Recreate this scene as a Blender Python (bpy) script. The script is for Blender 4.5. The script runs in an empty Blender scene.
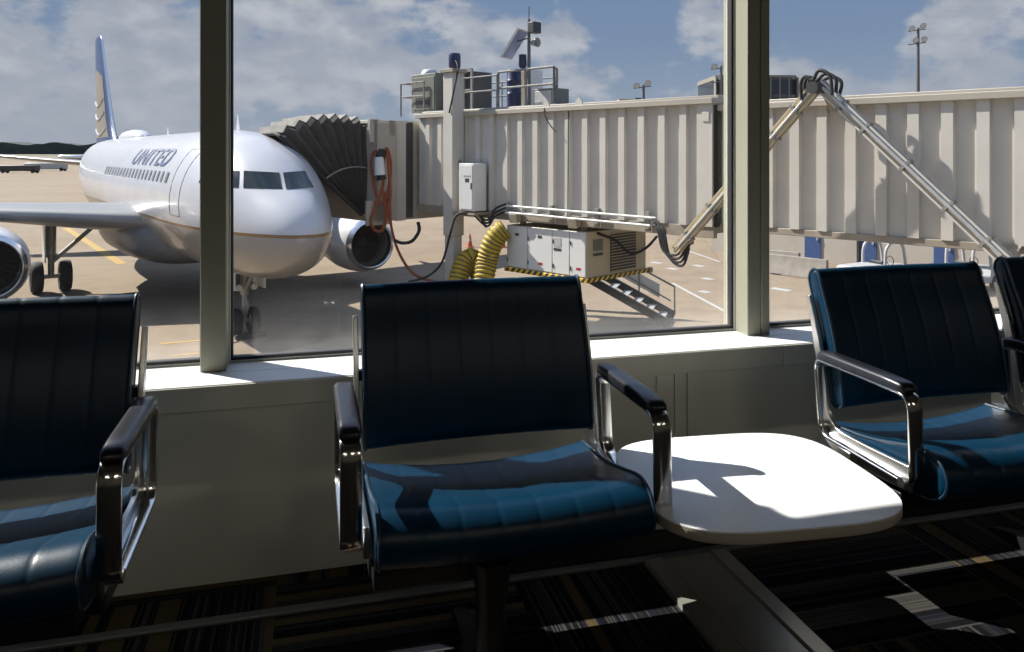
import bpy, bmesh, math, random
from mathutils import Vector, Matrix
from mathutils.bvhtree import BVHTree
random.seed(7)
scene = bpy.context.scene
COL = scene.collection
R = math.radians
PI = math.pi
# ------------------------------------------------------------------ camera geometry (image 1024 x 652)
F, CX, HY, YAW, EYE = 780.0, 512.0, 152.0, R(14.65), 1.15
DV = Vector((math.sin(YAW), math.cos(YAW), 0)); RV = Vector((math.cos(YAW), -math.sin(YAW), 0)); UP = Vector((0, 0, 1))
CAM = Vector((0, 0, EYE))
G = EYE - 5.22                      # level of the apron outside (the gate is on the upper floor)
def ray(x, y): return DV + RV * ((x - CX) / F) - UP * ((y - HY) / F)
def at_z(x, y, z): v = ray(x, y); return CAM + v * ((z - EYE) / v.z)
def at_y(x, y, Y): v = ray(x, y); return CAM + v * (Y / v.y)
def at_t(x, y, t): return CAM + ray(x, y) * t
def ground(x, y): return at_z(x, y, G)
def far(lat, dep, z=G): p = CAM + DV * dep + RV * lat; return Vector((p.x, p.y, z))

# ------------------------------------------------------------------ materials
def new_mat(name):
    m = bpy.data.materials.new(name); m.use_nodes = True
    nt = m.node_tree; nt.nodes.clear()
    out = nt.nodes.new('ShaderNodeOutputMaterial')
    return m, nt, out
def N(nt, typ, **kw):
    n = nt.nodes.new(typ)
    for k, v in kw.items():
        if k in n.inputs.keys() if hasattr(n.inputs, 'keys') else False: n.inputs[k].default_value = v
        else: setattr(n, k, v)
    return n
def math_n(nt, op, a, b=None, clamp=False):
    n = nt.nodes.new('ShaderNodeMath'); n.operation = op; n.use_clamp = clamp
    for i, v in enumerate((a, b)):
        if v is None: continue
        if isinstance(v, (int, float)): n.inputs[i].default_value = v
        else: nt.links.new(v, n.inputs[i])
    return n.outputs[0]
def mixc(nt, fac, a, b):
    n = nt.nodes.new('ShaderNodeMix'); n.data_type = 'RGBA'
    for sock, v in ((n.inputs[0], fac), (n.inputs[6], a), (n.inputs[7], b)):
        if isinstance(v, (int, float)): sock.default_value = v
        elif isinstance(v, (tuple, list)): sock.default_value = (v[0], v[1], v[2], 1)
        else: nt.links.new(v, sock)
    return n.outputs[2]
def noise(nt, vec, scale, detail=4, rough=.5):
    n = nt.nodes.new('ShaderNodeTexNoise'); n.inputs['Scale'].default_value = scale
    n.inputs['Detail'].default_value = detail; n.inputs['Roughness'].default_value = rough
    if vec is not None: nt.links.new(vec, n.inputs['Vector'])
    return n.outputs['Fac']
def coord(nt): return nt.nodes.new('ShaderNodeTexCoord').outputs['Object']
def ramp(nt, fac, stops, interp='LINEAR'):
    n = nt.nodes.new('ShaderNodeValToRGB'); e = n.color_ramp; e.interpolation = interp
    while len(e.elements) < len(stops): e.elements.new(.5)
    for el, (p, c) in zip(e.elements, stops):
        el.position = p; el.color = (c[0], c[1], c[2], 1) if not isinstance(c, (int, float)) else (c, c, c, 1)
    nt.links.new(fac, n.inputs[0]); return n.outputs[0]
def principled(nt, out, col, rough=.5, metal=0., spec=.5, bump=None, bstr=.2, bdist=.01, coat=0.):
    b = nt.nodes.new('ShaderNodeBsdfPrincipled')
    if isinstance(col, (tuple, list)): b.inputs['Base Color'].default_value = (col[0], col[1], col[2], 1)
    else: nt.links.new(col, b.inputs['Base Color'])
    if isinstance(rough, (int, float)): b.inputs['Roughness'].default_value = rough
    else: nt.links.new(rough, b.inputs['Roughness'])
    b.inputs['Metallic'].default_value = metal
    b.inputs['Specular IOR Level'].default_value = spec
    b.inputs['Coat Weight'].default_value = coat
    if bump is not None:
        bn = nt.nodes.new('ShaderNodeBump'); bn.inputs['Strength'].default_value = bstr; bn.inputs['Distance'].default_value = bdist
        nt.links.new(bump, bn.inputs['Height']); nt.links.new(bn.outputs[0], b.inputs['Normal'])
    nt.links.new(b.outputs[0], out.inputs[0]); return b
INSIDE = ('navy', 'polished', 'brushed_alu', 'black_ure', 'black_pow', 'white_lam', 'beige_table', 'white_sill', 'beige_wall', 'olive', 'pale_win', 'black_gas', 'dark_ceil', 'room_wall', 'black_rubber_base', 'floor_race')
def paint(name, col, rough=.5, metal=0., var=.12, scale=6., bstr=.0, bscale=200., spec=.5, coat=0.):
    if not name.startswith(INSIDE) and not metal: col = tuple(v * .68 for v in col)
    m, nt, out = new_mat(name); c = coord(nt)
    n1 = noise(nt, c, scale, 5)
    lo = tuple(v * (1 - var) for v in col); hi = tuple(min(1, v * (1 + var)) for v in col)
    cc = ramp(nt, n1, [(.3, lo), (.7, hi)])
    bmp = noise(nt, c, bscale, 2) if bstr else None
    principled(nt, out, cc, rough, metal, spec, bmp, bstr, .002, coat)
    return m
M = {}
M['leather'] = paint('navy_leather', (.0005, .023, .053), .36, var=.15, scale=9, bstr=.10, bscale=260, spec=.28)
M['piping'] = paint('navy_piping', (.008, .03, .06), .4)
M['chrome'] = paint('polished_aluminium', (.80, .79, .76), .17, metal=1., var=.04)
M['brushed'] = paint('brushed_aluminium', (.72, .71, .69), .28, metal=1., var=.06, scale=30)
M['armpad'] = paint('black_urethane', (.012, .013, .018), .32, var=.2, scale=40, bstr=.1, bscale=500)
M['blackmetal'] = paint('black_powder_coat', (.010, .010, .012), .38, var=.2)
M['laminate'] = paint('white_laminate', (.84, .84, .84), .3, var=.015, scale=60)
M['tableedge'] = paint('beige_table_edge', (.50, .46, .38), .45, var=.04)
M['sill'] = paint('white_sill_paint', (.82, .82, .81), .38, var=.02, scale=12)
M['wallpanel'] = paint('beige_wall_paint', (.70, .68, .57), .45, var=.03, scale=4)
M['mullion'] = paint('olive_grey_aluminium', (.29, .29, .225), .42, var=.04, scale=5)
M['frame'] = paint('pale_window_frame', (.62, .63, .60), .4, var=.03)
M['gasket'] = paint('black_gasket', (.012, .012, .013), .6)
M['ceiling'] = paint('dark_ceiling', (.05, .048, .045), .8)
M['roomwall'] = paint('room_wall_paint', (.22, .205, .175), .7)
M['baseboard'] = paint('black_rubber_base', (.012, .012, .012), .5)
M['edgestrip'] = paint('floor_race_edge_strip', (.10, .10, .095), .5)
M['raceway'] = paint('floor_raceway_metal', (.34, .33, .30), .36, metal=.5, var=.06, scale=8)
M['bridge'] = paint('cream_bridge_paint', (.70, .655, .585), .55, var=.06, scale=1.6)
M['bridge2'] = paint('beige_bridge_beam', (.40, .34, .26), .6, var=.16, scale=2.5)
M['cabbeige'] = paint('beige_cab_paint', (.50, .45, .375), .55, var=.06, scale=1.5)
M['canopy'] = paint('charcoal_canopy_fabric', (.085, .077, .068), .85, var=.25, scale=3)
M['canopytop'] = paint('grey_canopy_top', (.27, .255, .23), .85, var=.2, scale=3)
M['rubber'] = paint('black_rubber', (.015, .015, .016), .7)
M['tyre'] = paint('dark_tyre_rubber', (.028, .028, .03), .8)
M['galv'] = paint('galvanised_steel', (.42, .42, .41), .5, metal=.3, var=.12)
M['railgrey'] = paint('weathered_rail_paint', (.30, .29, .27), .6, var=.15)
M['unitwhite'] = paint('white_unit_paint', (.86, .86, .83), .45, var=.03, scale=2)
M['unitbeige'] = paint('beige_unit_paint', (.66, .56, .37), .5, var=.04, scale=2)
M['greybox'] = paint('grey_green_cabinet', (.20, .20, .165), .6, var=.1)
M['blue'] = paint('dark_blue_enamel', (.010, .022, .10), .4)
M['panelblue'] = paint('panel_blue_grey', (.22, .30, .58), .3)
M['bluedoor'] = paint('blue_door_paint', (.06, .12, .30), .5)
M['orange'] = paint('orange_cable', (.34, .06, .012), .5, var=.1)
M['yellow'] = paint('yellow_duct', (.55, .38, .012), .6, var=.12)
M['yellowpaint'] = paint('yellow_marking', (.50, .32, .07), .8, var=.12)
M['whitepaint'] = paint('white_marking', (.52, .51, .48), .8, var=.08)
M['dark'] = paint('dark_grey', (.05, .05, .052), .5)
M['conc'] = paint('barrier_concrete', (.38, .34, .29), .85, var=.15, scale=3)
M['vehwhite'] = paint('white_vehicle_paint', (.58, .58, .575), .35, var=.02)
M['tan'] = paint('tan_stucco', (.50, .38, .22), .8, var=.06)
M['termwall'] = paint('terminal_wall', (.60, .54, .46), .8, var=.08, scale=.6)
M['planewhite'] = paint('aircraft_white', (.78, .78, .80), .28, var=.02)
M['planegrey'] = paint('aircraft_grey', (.20, .195, .195), .35, var=.05, scale=1)
M['winggrey'] = paint('wing_grey', (.34, .345, .35), .35, var=.06, scale=1)
M['silver'] = paint('bare_metal_lip', (.72, .72, .72), .22, metal=1., var=.04)
M['letter'] = paint('slate_blue_lettering', (.10, .13, .26), .4)
M['strutgrey'] = paint('gear_strut_grey', (.30, .30, .29), .4, metal=.3, var=.12, scale=8)
M['cockpit'] = paint('dark_windscreen', (.012, .022, .026), .14, var=.3, scale=1.2)
M['winpane'] = paint('cabin_window_grey', (.26, .27, .30), .25)
M['darkwin'] = paint('dark_building_glass', (.035, .05, .065), .12, var=.25, scale=.3)
M['concretebld'] = paint('building_concrete', (.30, .28, .24), .8)
M['pole'] = paint('grey_pole', (.16, .16, .165), .5)
M['lampface'] = paint('lamp_lens', (.80, .82, .84), .15)
M['red'] = paint('red_decal', (.50, .03, .03), .5)
M['cone'] = paint('cone_orange', (.75, .13, .03), .6)
M['grass'] = paint('far_grass', (.24, .21, .13), .95, var=.2, scale=.05)
M['trees'] = paint('far_trees', (.040, .060, .062), 1., var=.35, scale=.12)
M['gold'] = paint('gold_emblem', (.36, .31, .24), .4)
M['finblue'] = paint('fin_blue', (.06, .095, .22), .35)

def mat_glass():
    m, nt, out = new_mat('window_glass')
    tr = nt.nodes.new('ShaderNodeBsdfTransparent'); tr.inputs[0].default_value = (.962, .966, .966, 1)
    gl = nt.nodes.new('ShaderNodeBsdfGlossy'); gl.inputs['Roughness'].default_value = .01
    lw = nt.nodes.new('ShaderNodeLayerWeight'); lw.inputs['Blend'].default_value = .5
    fr = math_n(nt, 'ADD', math_n(nt, 'MULTIPLY', math_n(nt, 'POWER', lw.outputs['Facing'], 5.), .9), .025)
    mx = nt.nodes.new('ShaderNodeMixShader'); nt.links.new(fr, mx.inputs[0])
    nt.links.new(tr.outputs[0], mx.inputs[1]); nt.links.new(gl.outputs[0], mx.inputs[2])
    # grime along the lower edge of the pane
    df = nt.nodes.new('ShaderNodeBsdfTranslucent'); df.inputs[0].default_value = (.75, .74, .72, 1)
    c = coord(nt); sp = nt.nodes.new('ShaderNodeSeparateXYZ'); nt.links.new(c, sp.inputs[0])
    low = nt.nodes.new('ShaderNodeMapRange'); low.inputs[1].default_value = .54; low.inputs[2].default_value = .74
    low.inputs[3].default_value = 1; low.inputs[4].default_value = 0; nt.links.new(sp.outputs[2], low.inputs[0])
    lo2 = math_n(nt, 'POWER', low.outputs[0], 2.2)
    n1 = noise(nt, c, 7, 6, .6)
    g = math_n(nt, 'MULTIPLY', lo2, math_n(nt, 'MULTIPLY', n1, .13), True)
    g = math_n(nt, 'ADD', g, .0015)
    m2 = nt.nodes.new('ShaderNodeMixShader'); nt.links.new(g, m2.inputs[0])
    nt.links.new(mx.outputs[0], m2.inputs[1]); nt.links.new(df.outputs[0], m2.inputs[2])
    nt.links.new(m2.outputs[0], out.inputs[0]); return m
M['glass'] = mat_glass()

def mat_carpet():
    m, nt, out = new_mat('striped_carpet_tiles'); c = coord(nt)
    sp = nt.nodes.new('ShaderNodeSeparateXYZ'); nt.links.new(c, sp.inputs[0])
    x, y = sp.outputs[0], sp.outputs[1]
    T = .61
    ix = math_n(nt, 'FLOOR', math_n(nt, 'DIVIDE', math_n(nt, 'SUBTRACT', x, .53), T))
    iy = math_n(nt, 'FLOOR', math_n(nt, 'DIVIDE', math_n(nt, 'SUBTRACT', y, 1.55), T))
    par = math_n(nt, 'FLOORED_MODULO', math_n(nt, 'ADD', ix, iy), 2)
    u = math_n(nt, 'ADD', math_n(nt, 'MULTIPLY', x, math_n(nt, 'SUBTRACT', 1, par)), math_n(nt, 'MULTIPLY', y, par))
    u = math_n(nt, 'ADD', u, math_n(nt, 'MULTIPLY', ix, 3.37))
    fi = math_n(nt, 'FLOOR', math_n(nt, 'MULTIPLY', u, 230))
    wn = nt.nodes.new('ShaderNodeTexWhiteNoise'); wn.noise_dimensions = '1D'; nt.links.new(fi, wn.inputs['W'])
    bi = math_n(nt, 'FLOOR', math_n(nt, 'MULTIPLY', u, 38))
    wb = nt.nodes.new('ShaderNodeTexWhiteNoise'); wb.noise_dimensions = '1D'; nt.links.new(bi, wb.inputs['W'])
    fine = ramp(nt, wn.outputs[0], [(0, (.003, .003, .005)), (.40, (.014, .014, .016)), (.62, (.05, .048, .045)), (.85, (.005, .007, .018))], 'CONSTANT')
    band = ramp(nt, wb.outputs[0], [(0, (.003, .0035, .007)), (.45, (.022, .021, .02)), (.66, (.080, .056, .026)), (.88, (.06, .057, .05))], 'CONSTANT')
    sel = ramp(nt, wb.outputs[0], [(0, .15), (.45, .25), (.66, .85), (.88, .5)], 'CONSTANT')
    col = mixc(nt, sel, fine, band)
    nz = noise(nt, c, 420, 2)
    principled(nt, out, col, .95, 0, .1, nz, .6, .004)
    return m
M['carpet'] = mat_carpet()

def mat_apron():
    m, nt, out = new_mat('apron_concrete'); c = coord(nt)
    rot = nt.nodes.new('ShaderNodeVectorRotate'); rot.rotation_type = 'Z_AXIS'; rot.inputs['Angle'].default_value = R(24)
    nt.links.new(c, rot.inputs['Vector'])
    sp = nt.nodes.new('ShaderNodeSeparateXYZ'); nt.links.new(rot.outputs[0], sp.inputs[0])
    n1 = noise(nt, c, .09, 6, .6); n2 = noise(nt, c, .9, 6, .65); n3 = noise(nt, c, 14, 4)
    base = ramp(nt, n1, [(.3, (.205, .157, .108)), (.7, (.255, .203, .145))])
    st = ramp(nt, n2, [(.32, (.80, .78, .76)), (.55, (1, 1, 1))])
    mul = nt.nodes.new('ShaderNodeMix'); mul.data_type = 'RGBA'; mul.blend_type = 'MULTIPLY'; mul.inputs[0].default_value = .8
    nt.links.new(base, mul.inputs[6]); nt.links.new(st, mul.inputs[7])
    jx = math_n(nt, 'ABSOLUTE', math_n(nt, 'SUBTRACT', math_n(nt, 'FRACT', math_n(nt, 'DIVIDE', sp.outputs[0], 7.5)), .5))
    jy = math_n(nt, 'ABSOLUTE', math_n(nt, 'SUBTRACT', math_n(nt, 'FRACT', math_n(nt, 'DIVIDE', sp.outputs[1], 7.5)), .5))
    j = math_n(nt, 'MINIMUM', jx, jy)
    jm = math_n(nt, 'LESS_THAN', j, .006)
    col = mixc(nt, math_n(nt, 'MULTIPLY', jm, .55), mul.outputs[2], (.16, .13, .10))
    principled(nt, out, col, .9, 0, .2, n3, .15, .01)
    return m
M['apron'] = mat_apron()

def mat_fuselage():
    m, nt, out = new_mat('fuselage_livery'); c = coord(nt)
    sp = nt.nodes.new('ShaderNodeSeparateXYZ'); nt.links.new(c, sp.inputs[0])
    mr = nt.nodes.new('ShaderNodeMapRange'); mr.inputs[1].default_value = 2.; mr.inputs[2].default_value = 6.
    nt.links.new(sp.outputs[2], mr.inputs[0])
    nz = noise(nt, c, 1.3, 4)
    col = ramp(nt, mr.outputs[0], [(0, (.27, .255, .24)), (.300, (.20, .115, .045)), (.319, (.49, .49, .51))], 'CONSTANT')
    dirt = ramp(nt, nz, [(.3, (.94, .94, .94)), (.6, (1, 1, 1))])
    mul = nt.nodes.new('ShaderNodeMix'); mul.data_type = 'RGBA'; mul.blend_type = 'MULTIPLY'; mul.inputs[0].default_value = 1
    nt.links.new(col, mul.inputs[6]); nt.links.new(dirt, mul.inputs[7])
    principled(nt, out, mul.outputs[2], .24, 0, .5, None, coat=.3)
    return m
M['fuselage'] = mat_fuselage()

def mat_stripes(name, a, b, scale):
    m, nt, out = new_mat(name); c = coord(nt)
    sp = nt.nodes.new('ShaderNodeSeparateXYZ'); nt.links.new(c, sp.inputs[0])
    s = math_n(nt, 'ADD', math_n(nt, 'ADD', sp.outputs[0], sp.outputs[1]), sp.outputs[2])
    fr = math_n(nt, 'FRACT', math_n(nt, 'MULTIPLY', s, scale))
    k = math_n(nt, 'GREATER_THAN', fr, .5)
    principled(nt, out, mixc(nt, k, a, b), .5); return m
M['hazard'] = mat_stripes('hazard_stripe', (.65, .42, .02), (.02, .02, .02), 5.)

# ------------------------------------------------------------------ mesh helpers
class MB:
    def __init__(s): s.v = []; s.f = []
    def add(s, vs, fs):
        o = len(s.v); s.v += [Vector(p) for p in vs]; s.f += [tuple(i + o for i in f) for f in fs]; return s
    def box(s, c, d, rz=0., ry=0., rx=0.):
        hx, hy, hz = d[0] / 2, d[1] / 2, d[2] / 2
        m = Matrix.Rotation(rz, 3, 'Z') @ Matrix.Rotation(ry, 3, 'Y') @ Matrix.Rotation(rx, 3, 'X'); c = Vector(c)
        vs = [c + m @ Vector((x, y, z)) for x in (-hx, hx) for y in (-hy, hy) for z in (-hz, hz)]
        return s.add(vs, [(0, 1, 3, 2), (4, 6, 7, 5), (0, 4, 5, 1), (2, 3, 7, 6), (0, 2, 6, 4), (1, 5, 7, 3)])
    def bb(s, x0, x1, y0, y1, z0, z1):
        return s.box(((x0 + x1) / 2, (y0 + y1) / 2, (z0 + z1) / 2), (x1 - x0, y1 - y0, z1 - z0))
    def prism(s, pts, z0, z1):          # pts in xy, counter-clockwise
        n = len(pts)
        vs = [(p[0], p[1], z0) for p in pts] + [(p[0], p[1], z1) for p in pts]
        return s.add(vs, [tuple(range(n - 1, -1, -1)), tuple(range(n, 2 * n))] + [(i, (i + 1) % n, n + (i + 1) % n, n + i) for i in range(n)])
    def prism_x(s, pts, x0, x1):        # pts in yz
        n = len(pts)
        vs = [(x0, p[0], p[1]) for p in pts] + [(x1, p[0], p[1]) for p in pts]
        return s.add(vs, [tuple(range(n - 1, -1, -1)), tuple(range(n, 2 * n))] + [(i, (i + 1) % n, n + (i + 1) % n, n + i) for i in range(n)])
    def tube(s, pts, r, n=10, cap=True):
        pts = [Vector(p) for p in pts]; k = len(pts); rs = r if isinstance(r, (list, tuple)) else [r] * k
        rings = []; prev = None
        for i, p in enumerate(pts):
            t = (pts[min(i + 1, k - 1)] - pts[max(i - 1, 0)]).normalized()
            if prev is None:
                a = Vector((0, 0, 1)) if abs(t.z) < .9 else Vector((1, 0, 0)); u = t.cross(a).normalized()
            else:
                u = prev - t * prev.dot(t)
                u = u.normalized() if u.length > 1e-6 else t.orthogonal().normalized()
            prev = u; w = t.cross(u)
            rings.append([p + (u * math.cos(2 * PI * j / n) + w * math.sin(2 * PI * j / n)) * rs[i] for j in range(n)])
        return s.rings(rings, cap)
    def rings(s, rings, cap=True, closed=True):
        n = len(rings[0]); vs = [p for r_ in rings for p in r_]; fs = []
        for i in range(len(rings) - 1):
            for j in range(n if closed else n - 1):
                a, b = i * n + j, i * n + (j + 1) % n
                fs.append((a, b, b + n, a + n))
        if cap and closed:
            fs.append(tuple(range(n - 1, -1, -1))); fs.append(tuple(range((len(rings) - 1) * n, len(rings) * n)))
        return s.add(vs, fs)
    def lathe(s, prof, n=32, axis='Z', origin=(0, 0, 0), cap=False):     # prof: (radius, along)
        o = Vector(origin); rings = []
        for r_, h in prof:
            ring = []
            for j in range(n):
                a = 2 * PI * j / n; c, d = r_ * math.cos(a), r_ * math.sin(a)
                ring.append(o + Vector({'Z': (c, d, h), 'X': (h, c, d), 'Y': (d, h, c)}[axis]))
            rings.append(ring)
        return s.rings(rings, cap)
    def bar(s, a, b, w, h=None):
        a = Vector(a); b = Vector(b); h = h or w; t = (b - a).normalized()
        up = Vector((0, 0, 1)) if abs(t.z) < .95 else Vector((0, 1, 0))
        u = t.cross(up).normalized() * (w / 2); v = u.cross(t).normalized() * (h / 2)
        return s.rings([[a + u + v, a - u + v, a - u - v, a + u - v], [b + u + v, b - u + v, b - u - v, b + u - v]])
    def build(s, name, mat, parent=None, smooth=40, bevel=0., subsurf=0, loc=None):
        me = bpy.data.meshes.new(name); me.from_pydata([tuple(p) for p in s.v], [], s.f)
        bm = bmesh.new(); bm.from_mesh(me); bmesh.ops.recalc_face_normals(bm, faces=bm.faces); bm.to_mesh(me); bm.free()
        me.materials.append(M[mat] if isinstance(mat, str) else mat)
        o = bpy.data.objects.new(name, me); COL.objects.link(o)
        if parent is not None: o.parent = parent
        if loc is not None: o.location = loc
        if smooth:
            for p in me.polygons: p.use_smooth = True
            me.set_sharp_from_angle(angle=R(smooth))
        if bevel:
            b = o.modifiers.new('bevel', 'BEVEL'); b.width = bevel; b.segments = 2; b.limit_method = 'ANGLE'; b.angle_limit = R(35)
        if subsurf:
            q = o.modifiers.new('sub', 'SUBSURF'); q.levels = subsurf; q.render_levels = subsurf
        return o
def smooth_path(pts, n=8):
    pts = [Vector(p) for p in pts]; out = []
    for i in range(len(pts) - 1):
        p0, p1, p2, p3 = pts[max(i - 1, 0)], pts[i], pts[i + 1], pts[min(i + 2, len(pts) - 1)]
        for j in range(n):
            t = j / n
            out.append(.5 * ((2 * p1) + (p2 - p0) * t + (2 * p0 - 5 * p1 + 4 * p2 - p3) * t * t + (3 * p1 - p0 - 3 * p2 + p3) * t ** 3))
    out.append(pts[-1]); return out
def tag(o, label=None, cat=None, group=None, kind=None):
    if label: o['label'] = label
    if cat: o['category'] = cat
    if group: o['group'] = group
    if kind: o['kind'] = kind
    return o
def thing(name, label, cat, loc=(0, 0, 0), rz=0., group=None):
    o = bpy.data.objects.new(name, None); COL.objects.link(o); o.empty_display_size = .2
    o.location = loc; o.rotation_euler = (0, 0, rz); return tag(o, label, cat, group)
def struct(o): o['kind'] = 'structure'; return o
def copy_tree(o, parent=None):
    c = o.copy(); COL.objects.link(c); c.parent = parent
    for ch in list(o.children): copy_tree(ch, c)
    return c
def rounded(pts_wh, r, n=6):            # rounded rectangle outline (half sizes)
    w, h = pts_wh; out = []
    for cx, cy, a0 in ((w - r, h - r, 0), (-w + r, h - r, 90), (-w + r, -h + r, 180), (w - r, -h + r, 270)):
        for k in range(n + 1):
            a = R(a0 + 90 * k / n); out.append((cx + r * math.cos(a), cy + r * math.sin(a)))
    return out

# ================================================================== THE GATE LOUNGE
YW, YG, ZS = 2.2, 2.435, .533
XL, XR, YB, ZC = -4.5, 6.5, -6.0, 3.0
struct(MB().bb(XL, XR, YB, YW + .02, -.25, 0).build('floor', 'carpet', smooth=0))
struct(MB().bb(XL, XR, YB, YW + .3, ZC, ZC + .2).build('ceiling', 'ceiling', smooth=0))
struct(MB().bb(XL - .2, XL, YB, YW + .3, -.25, ZC).build('wall_left', 'roomwall', smooth=0))
struct(MB().bb(XR, XR + .2, YB, YW + .3, -.25, ZC).build('wall_right', 'roomwall', smooth=0))
struct(MB().bb(XL, XR, YB - .2, YB, -.25, ZC).build('wall_back', 'roomwall', smooth=0))
wf = MB().bb(XL, XR, YW + .012, YG + .14, 0, ZS - .07)
wf.bb(XL, XR, YW + .02, YG + .14, G, 0)
struct(wf.build('wall_front', 'wallpanel', smooth=0))
ZH = 1.83
struct(MB().bb(XL, XR, YG - .10, YG + .008, ZH, ZC).build('wall_header', 'roomwall', smooth=0))
# sill in two boards with a joint, and its front apron with the butt joints of its lengths
struct(MB().bb(XL, XR, YW, YW + .118, ZS - .066, ZS).build('trim_1', 'sill', bevel=.003))
struct(MB().bb(XL, XR, YW + .121, YG + .03, ZS - .07, ZS - .001).build('trim_2', 'sill', bevel=.002))
ap = MB()
xs = [XL, -1.9, at_y(783, 358, YW).x, XR]
for a, b in zip(xs[:-1], xs[1:]): ap.bb(a + .001, b - .001, YW - .004, YW + .012, ZS - .067, ZS - .003)
struct(ap.build('trim_3', 'wallpanel', bevel=.0015))
# access-panel strips below the sill
st = MB()
for x0, x1 in ((657.5, 674.5), (675.5, 687), (688.5, 704.5)):
    st.bb(at_y(x0, 400, YW).x, at_y(x1, 400, YW).x, YW + .004, YW + .013, .02, ZS - .068)
struct(st.build('trim_4', 'wallpanel', bevel=.001))
struct(MB().bb(XL, XR, 2.012, 2.040, 0, .010).build('baseboard_front', 'edgestrip', bevel=.003))
# mullions and glazing
def mullion(x0, x1, n, seam):
    m = MB()
    if seam:
        xm = x0 + (x1 - x0) * .60
        m.bb(x0, xm - .0015, YG - .10, YG + .06, ZS - .002, ZH); m.bb(xm + .0015, x1, YG - .10, YG + .06, ZS - .002, ZH)
        m.bb(x0 + .004, x1 - .004, YG - .094, YG + .055, ZS - .002, ZH)
    else: m.bb(x0, x1, YG - .10, YG + .06, ZS - .002, ZH)
    struct(m.build('trim_%d' % n, 'mullion', bevel=.003))
MUL = [(-2.01, -1.93), (-.293, -.223), (1.429, 1.513), (3.125, 3.205), (4.83, 4.91)]
for i, (a, b) in enumerate(MUL): mullion(a, b, 5 + i, i == 2)
edges = [XL] + [v for m_ in MUL for v in m_] + [XR]
for i in range(0, len(edges), 2):
    x0, x1 = edges[i], edges[i + 1]
    k = i // 2 + 1
    w = struct(MB().bb(x0, x1, YG - .003, YG + .003, ZS, ZH).build('window_%d' % k, 'glass', smooth=0))
    fr = MB()
    for a, b in ((x0, x0 + .004), (x1 - .004, x1)): fr.bb(a, b, YG - .020, YG + .03, ZS, ZH)
    fr.bb(x0, x1, YG - .012, YG + .03, ZS - .001, ZS + .006)
    fr.build('window_frame', 'frame', w, bevel=.0015)
    gk = MB()
    for a, b in ((x0 + .004, x0 + .009), (x1 - .011, x1 - .004)): gk.bb(a, b, YG - .014, YG + .014, ZS + .006, ZH)
    gk.bb(x0 + .004, x1 - .004, YG - .014, YG + .014, ZS + .006, ZS + .015)
    gk.build('gasket', 'gasket', w)

# ------------------------------------------------------------------ chair
HW = .272
SEAMS = [-HW + 2 * HW * k / 7 for k in range(8)]
def cushion_cols():
    cols = []
    for k in range(7):
        a, b = SEAMS[k], SEAMS[k + 1]
        for q in (0.0, .06, .14, .3, .5, .7, .86, .94): cols.append((a + (b - a) * q, q))
    cols.append((HW, 0.))
    return cols
def puff(q): return -.0022 * math.exp(-(min(q, 1 - q) / .055) ** 2)
def make_cushion(profile, sag, amp=1.):
    """closed yz profile swept along x with stitched channels; sag(x, point) shifts each point"""
    n = len(profile); rings = []
    nrm = []
    for i in range(n):
        a = Vector(profile[i - 1]); b = Vector(profile[(i + 1) % n]); t = (b - a).normalized(); nrm.append(Vector((t.y, -t.x)))
    area = sum(profile[i][0] * profile[(i + 1) % n][1] - profile[(i + 1) % n][0] * profile[i][1] for i in range(n))
    sg = 1 if area > 0 else -1
    cy = sum(p[0] for p in profile) / n; cz = sum(p[1] for p in profile) / n
    full = []
    for inset, x in ((.016, -HW - .0055), (.006, -HW - .0045)): full.append((x, None, inset))
    for x, q in cushion_cols(): full.append((x, q, 0 if abs(x) < HW - .001 else .001))
    for inset, x in ((.006, HW + .0045), (.016, HW + .0055)): full.append((x, None, inset))
    for x, q, ins in full:
        ring = []
        for i, p in enumerate(profile):
            off = (puff(q) * amp if q is not None and abs(x) < HW - .001 else 0) - ins
            pp = Vector(p) + nrm[i] * sg * off
            dy, dz = sag(x, p)
            ring.append((x, pp.x + dy, pp.y + dz))
        rings.append(ring)
    return MB().rings(rings)
def arc(c, r, a0, a1, n):
    return [(c[0] + r * math.cos(R(a0 + (a1 - a0) * k / n)), c[1] + r * math.sin(R(a0 + (a1 - a0) * k / n))) for k in range(n + 1)]
Y0 = 1.65
# seat profile in (y - Y0, z): crest at the front, dip, rising a little to the back, underside
def seat_profile():
    top = smooth_path([Vector((.225, .415, 0)), Vector((.16, .418, 0)), Vector((.06, .427, 0)), Vector((-.04, .448, 0)), Vector((-.115, .466, 0)), Vector((-.155, .466, 0)),
                       Vector((-.188, .448, 0)), Vector((-.203, .418, 0)), Vector((-.196, .386, 0)), Vector((-.165, .362, 0)), Vector((-.12, .354, 0)), Vector((.0, .355, 0)),
                       Vector((.12, .36, 0)), Vector((.20, .370, 0)), Vector((.238, .385, 0)), Vector((.240, .403, 0))], 4)
    return [(p.x, p.y) for p in top]
def seat_sag(x, p):
    k = 1 - (x / HW) ** 2
    f = min(1, max(0, (p[0] + .23) / .40))
    return 0, -.026 * max(0, k) * (.35 + .65 * f)
def back_profile():
    # front face (towards camera = -y), from bottom to top, lean back
    pts = [Vector((.150, .490, 0)), Vector((.166, .58, 0)), Vector((.200, .69, 0)), Vector((.236, .775, 0)), Vector((.250, .812, 0)), Vector((.266, .828, 0)), Vector((.284, .822, 0)), Vector((.294, .800, 0)), Vector((.284, .765, 0)),
           Vector((.245, .67, 0)), Vector((.214, .575, 0)), Vector((.198, .495, 0)), Vector((.192, .474, 0)), Vector((.172, .466, 0)), Vector((.154, .474, 0))]
    return [(p.x, p.y) for p in smooth_path(pts, 4)]
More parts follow.
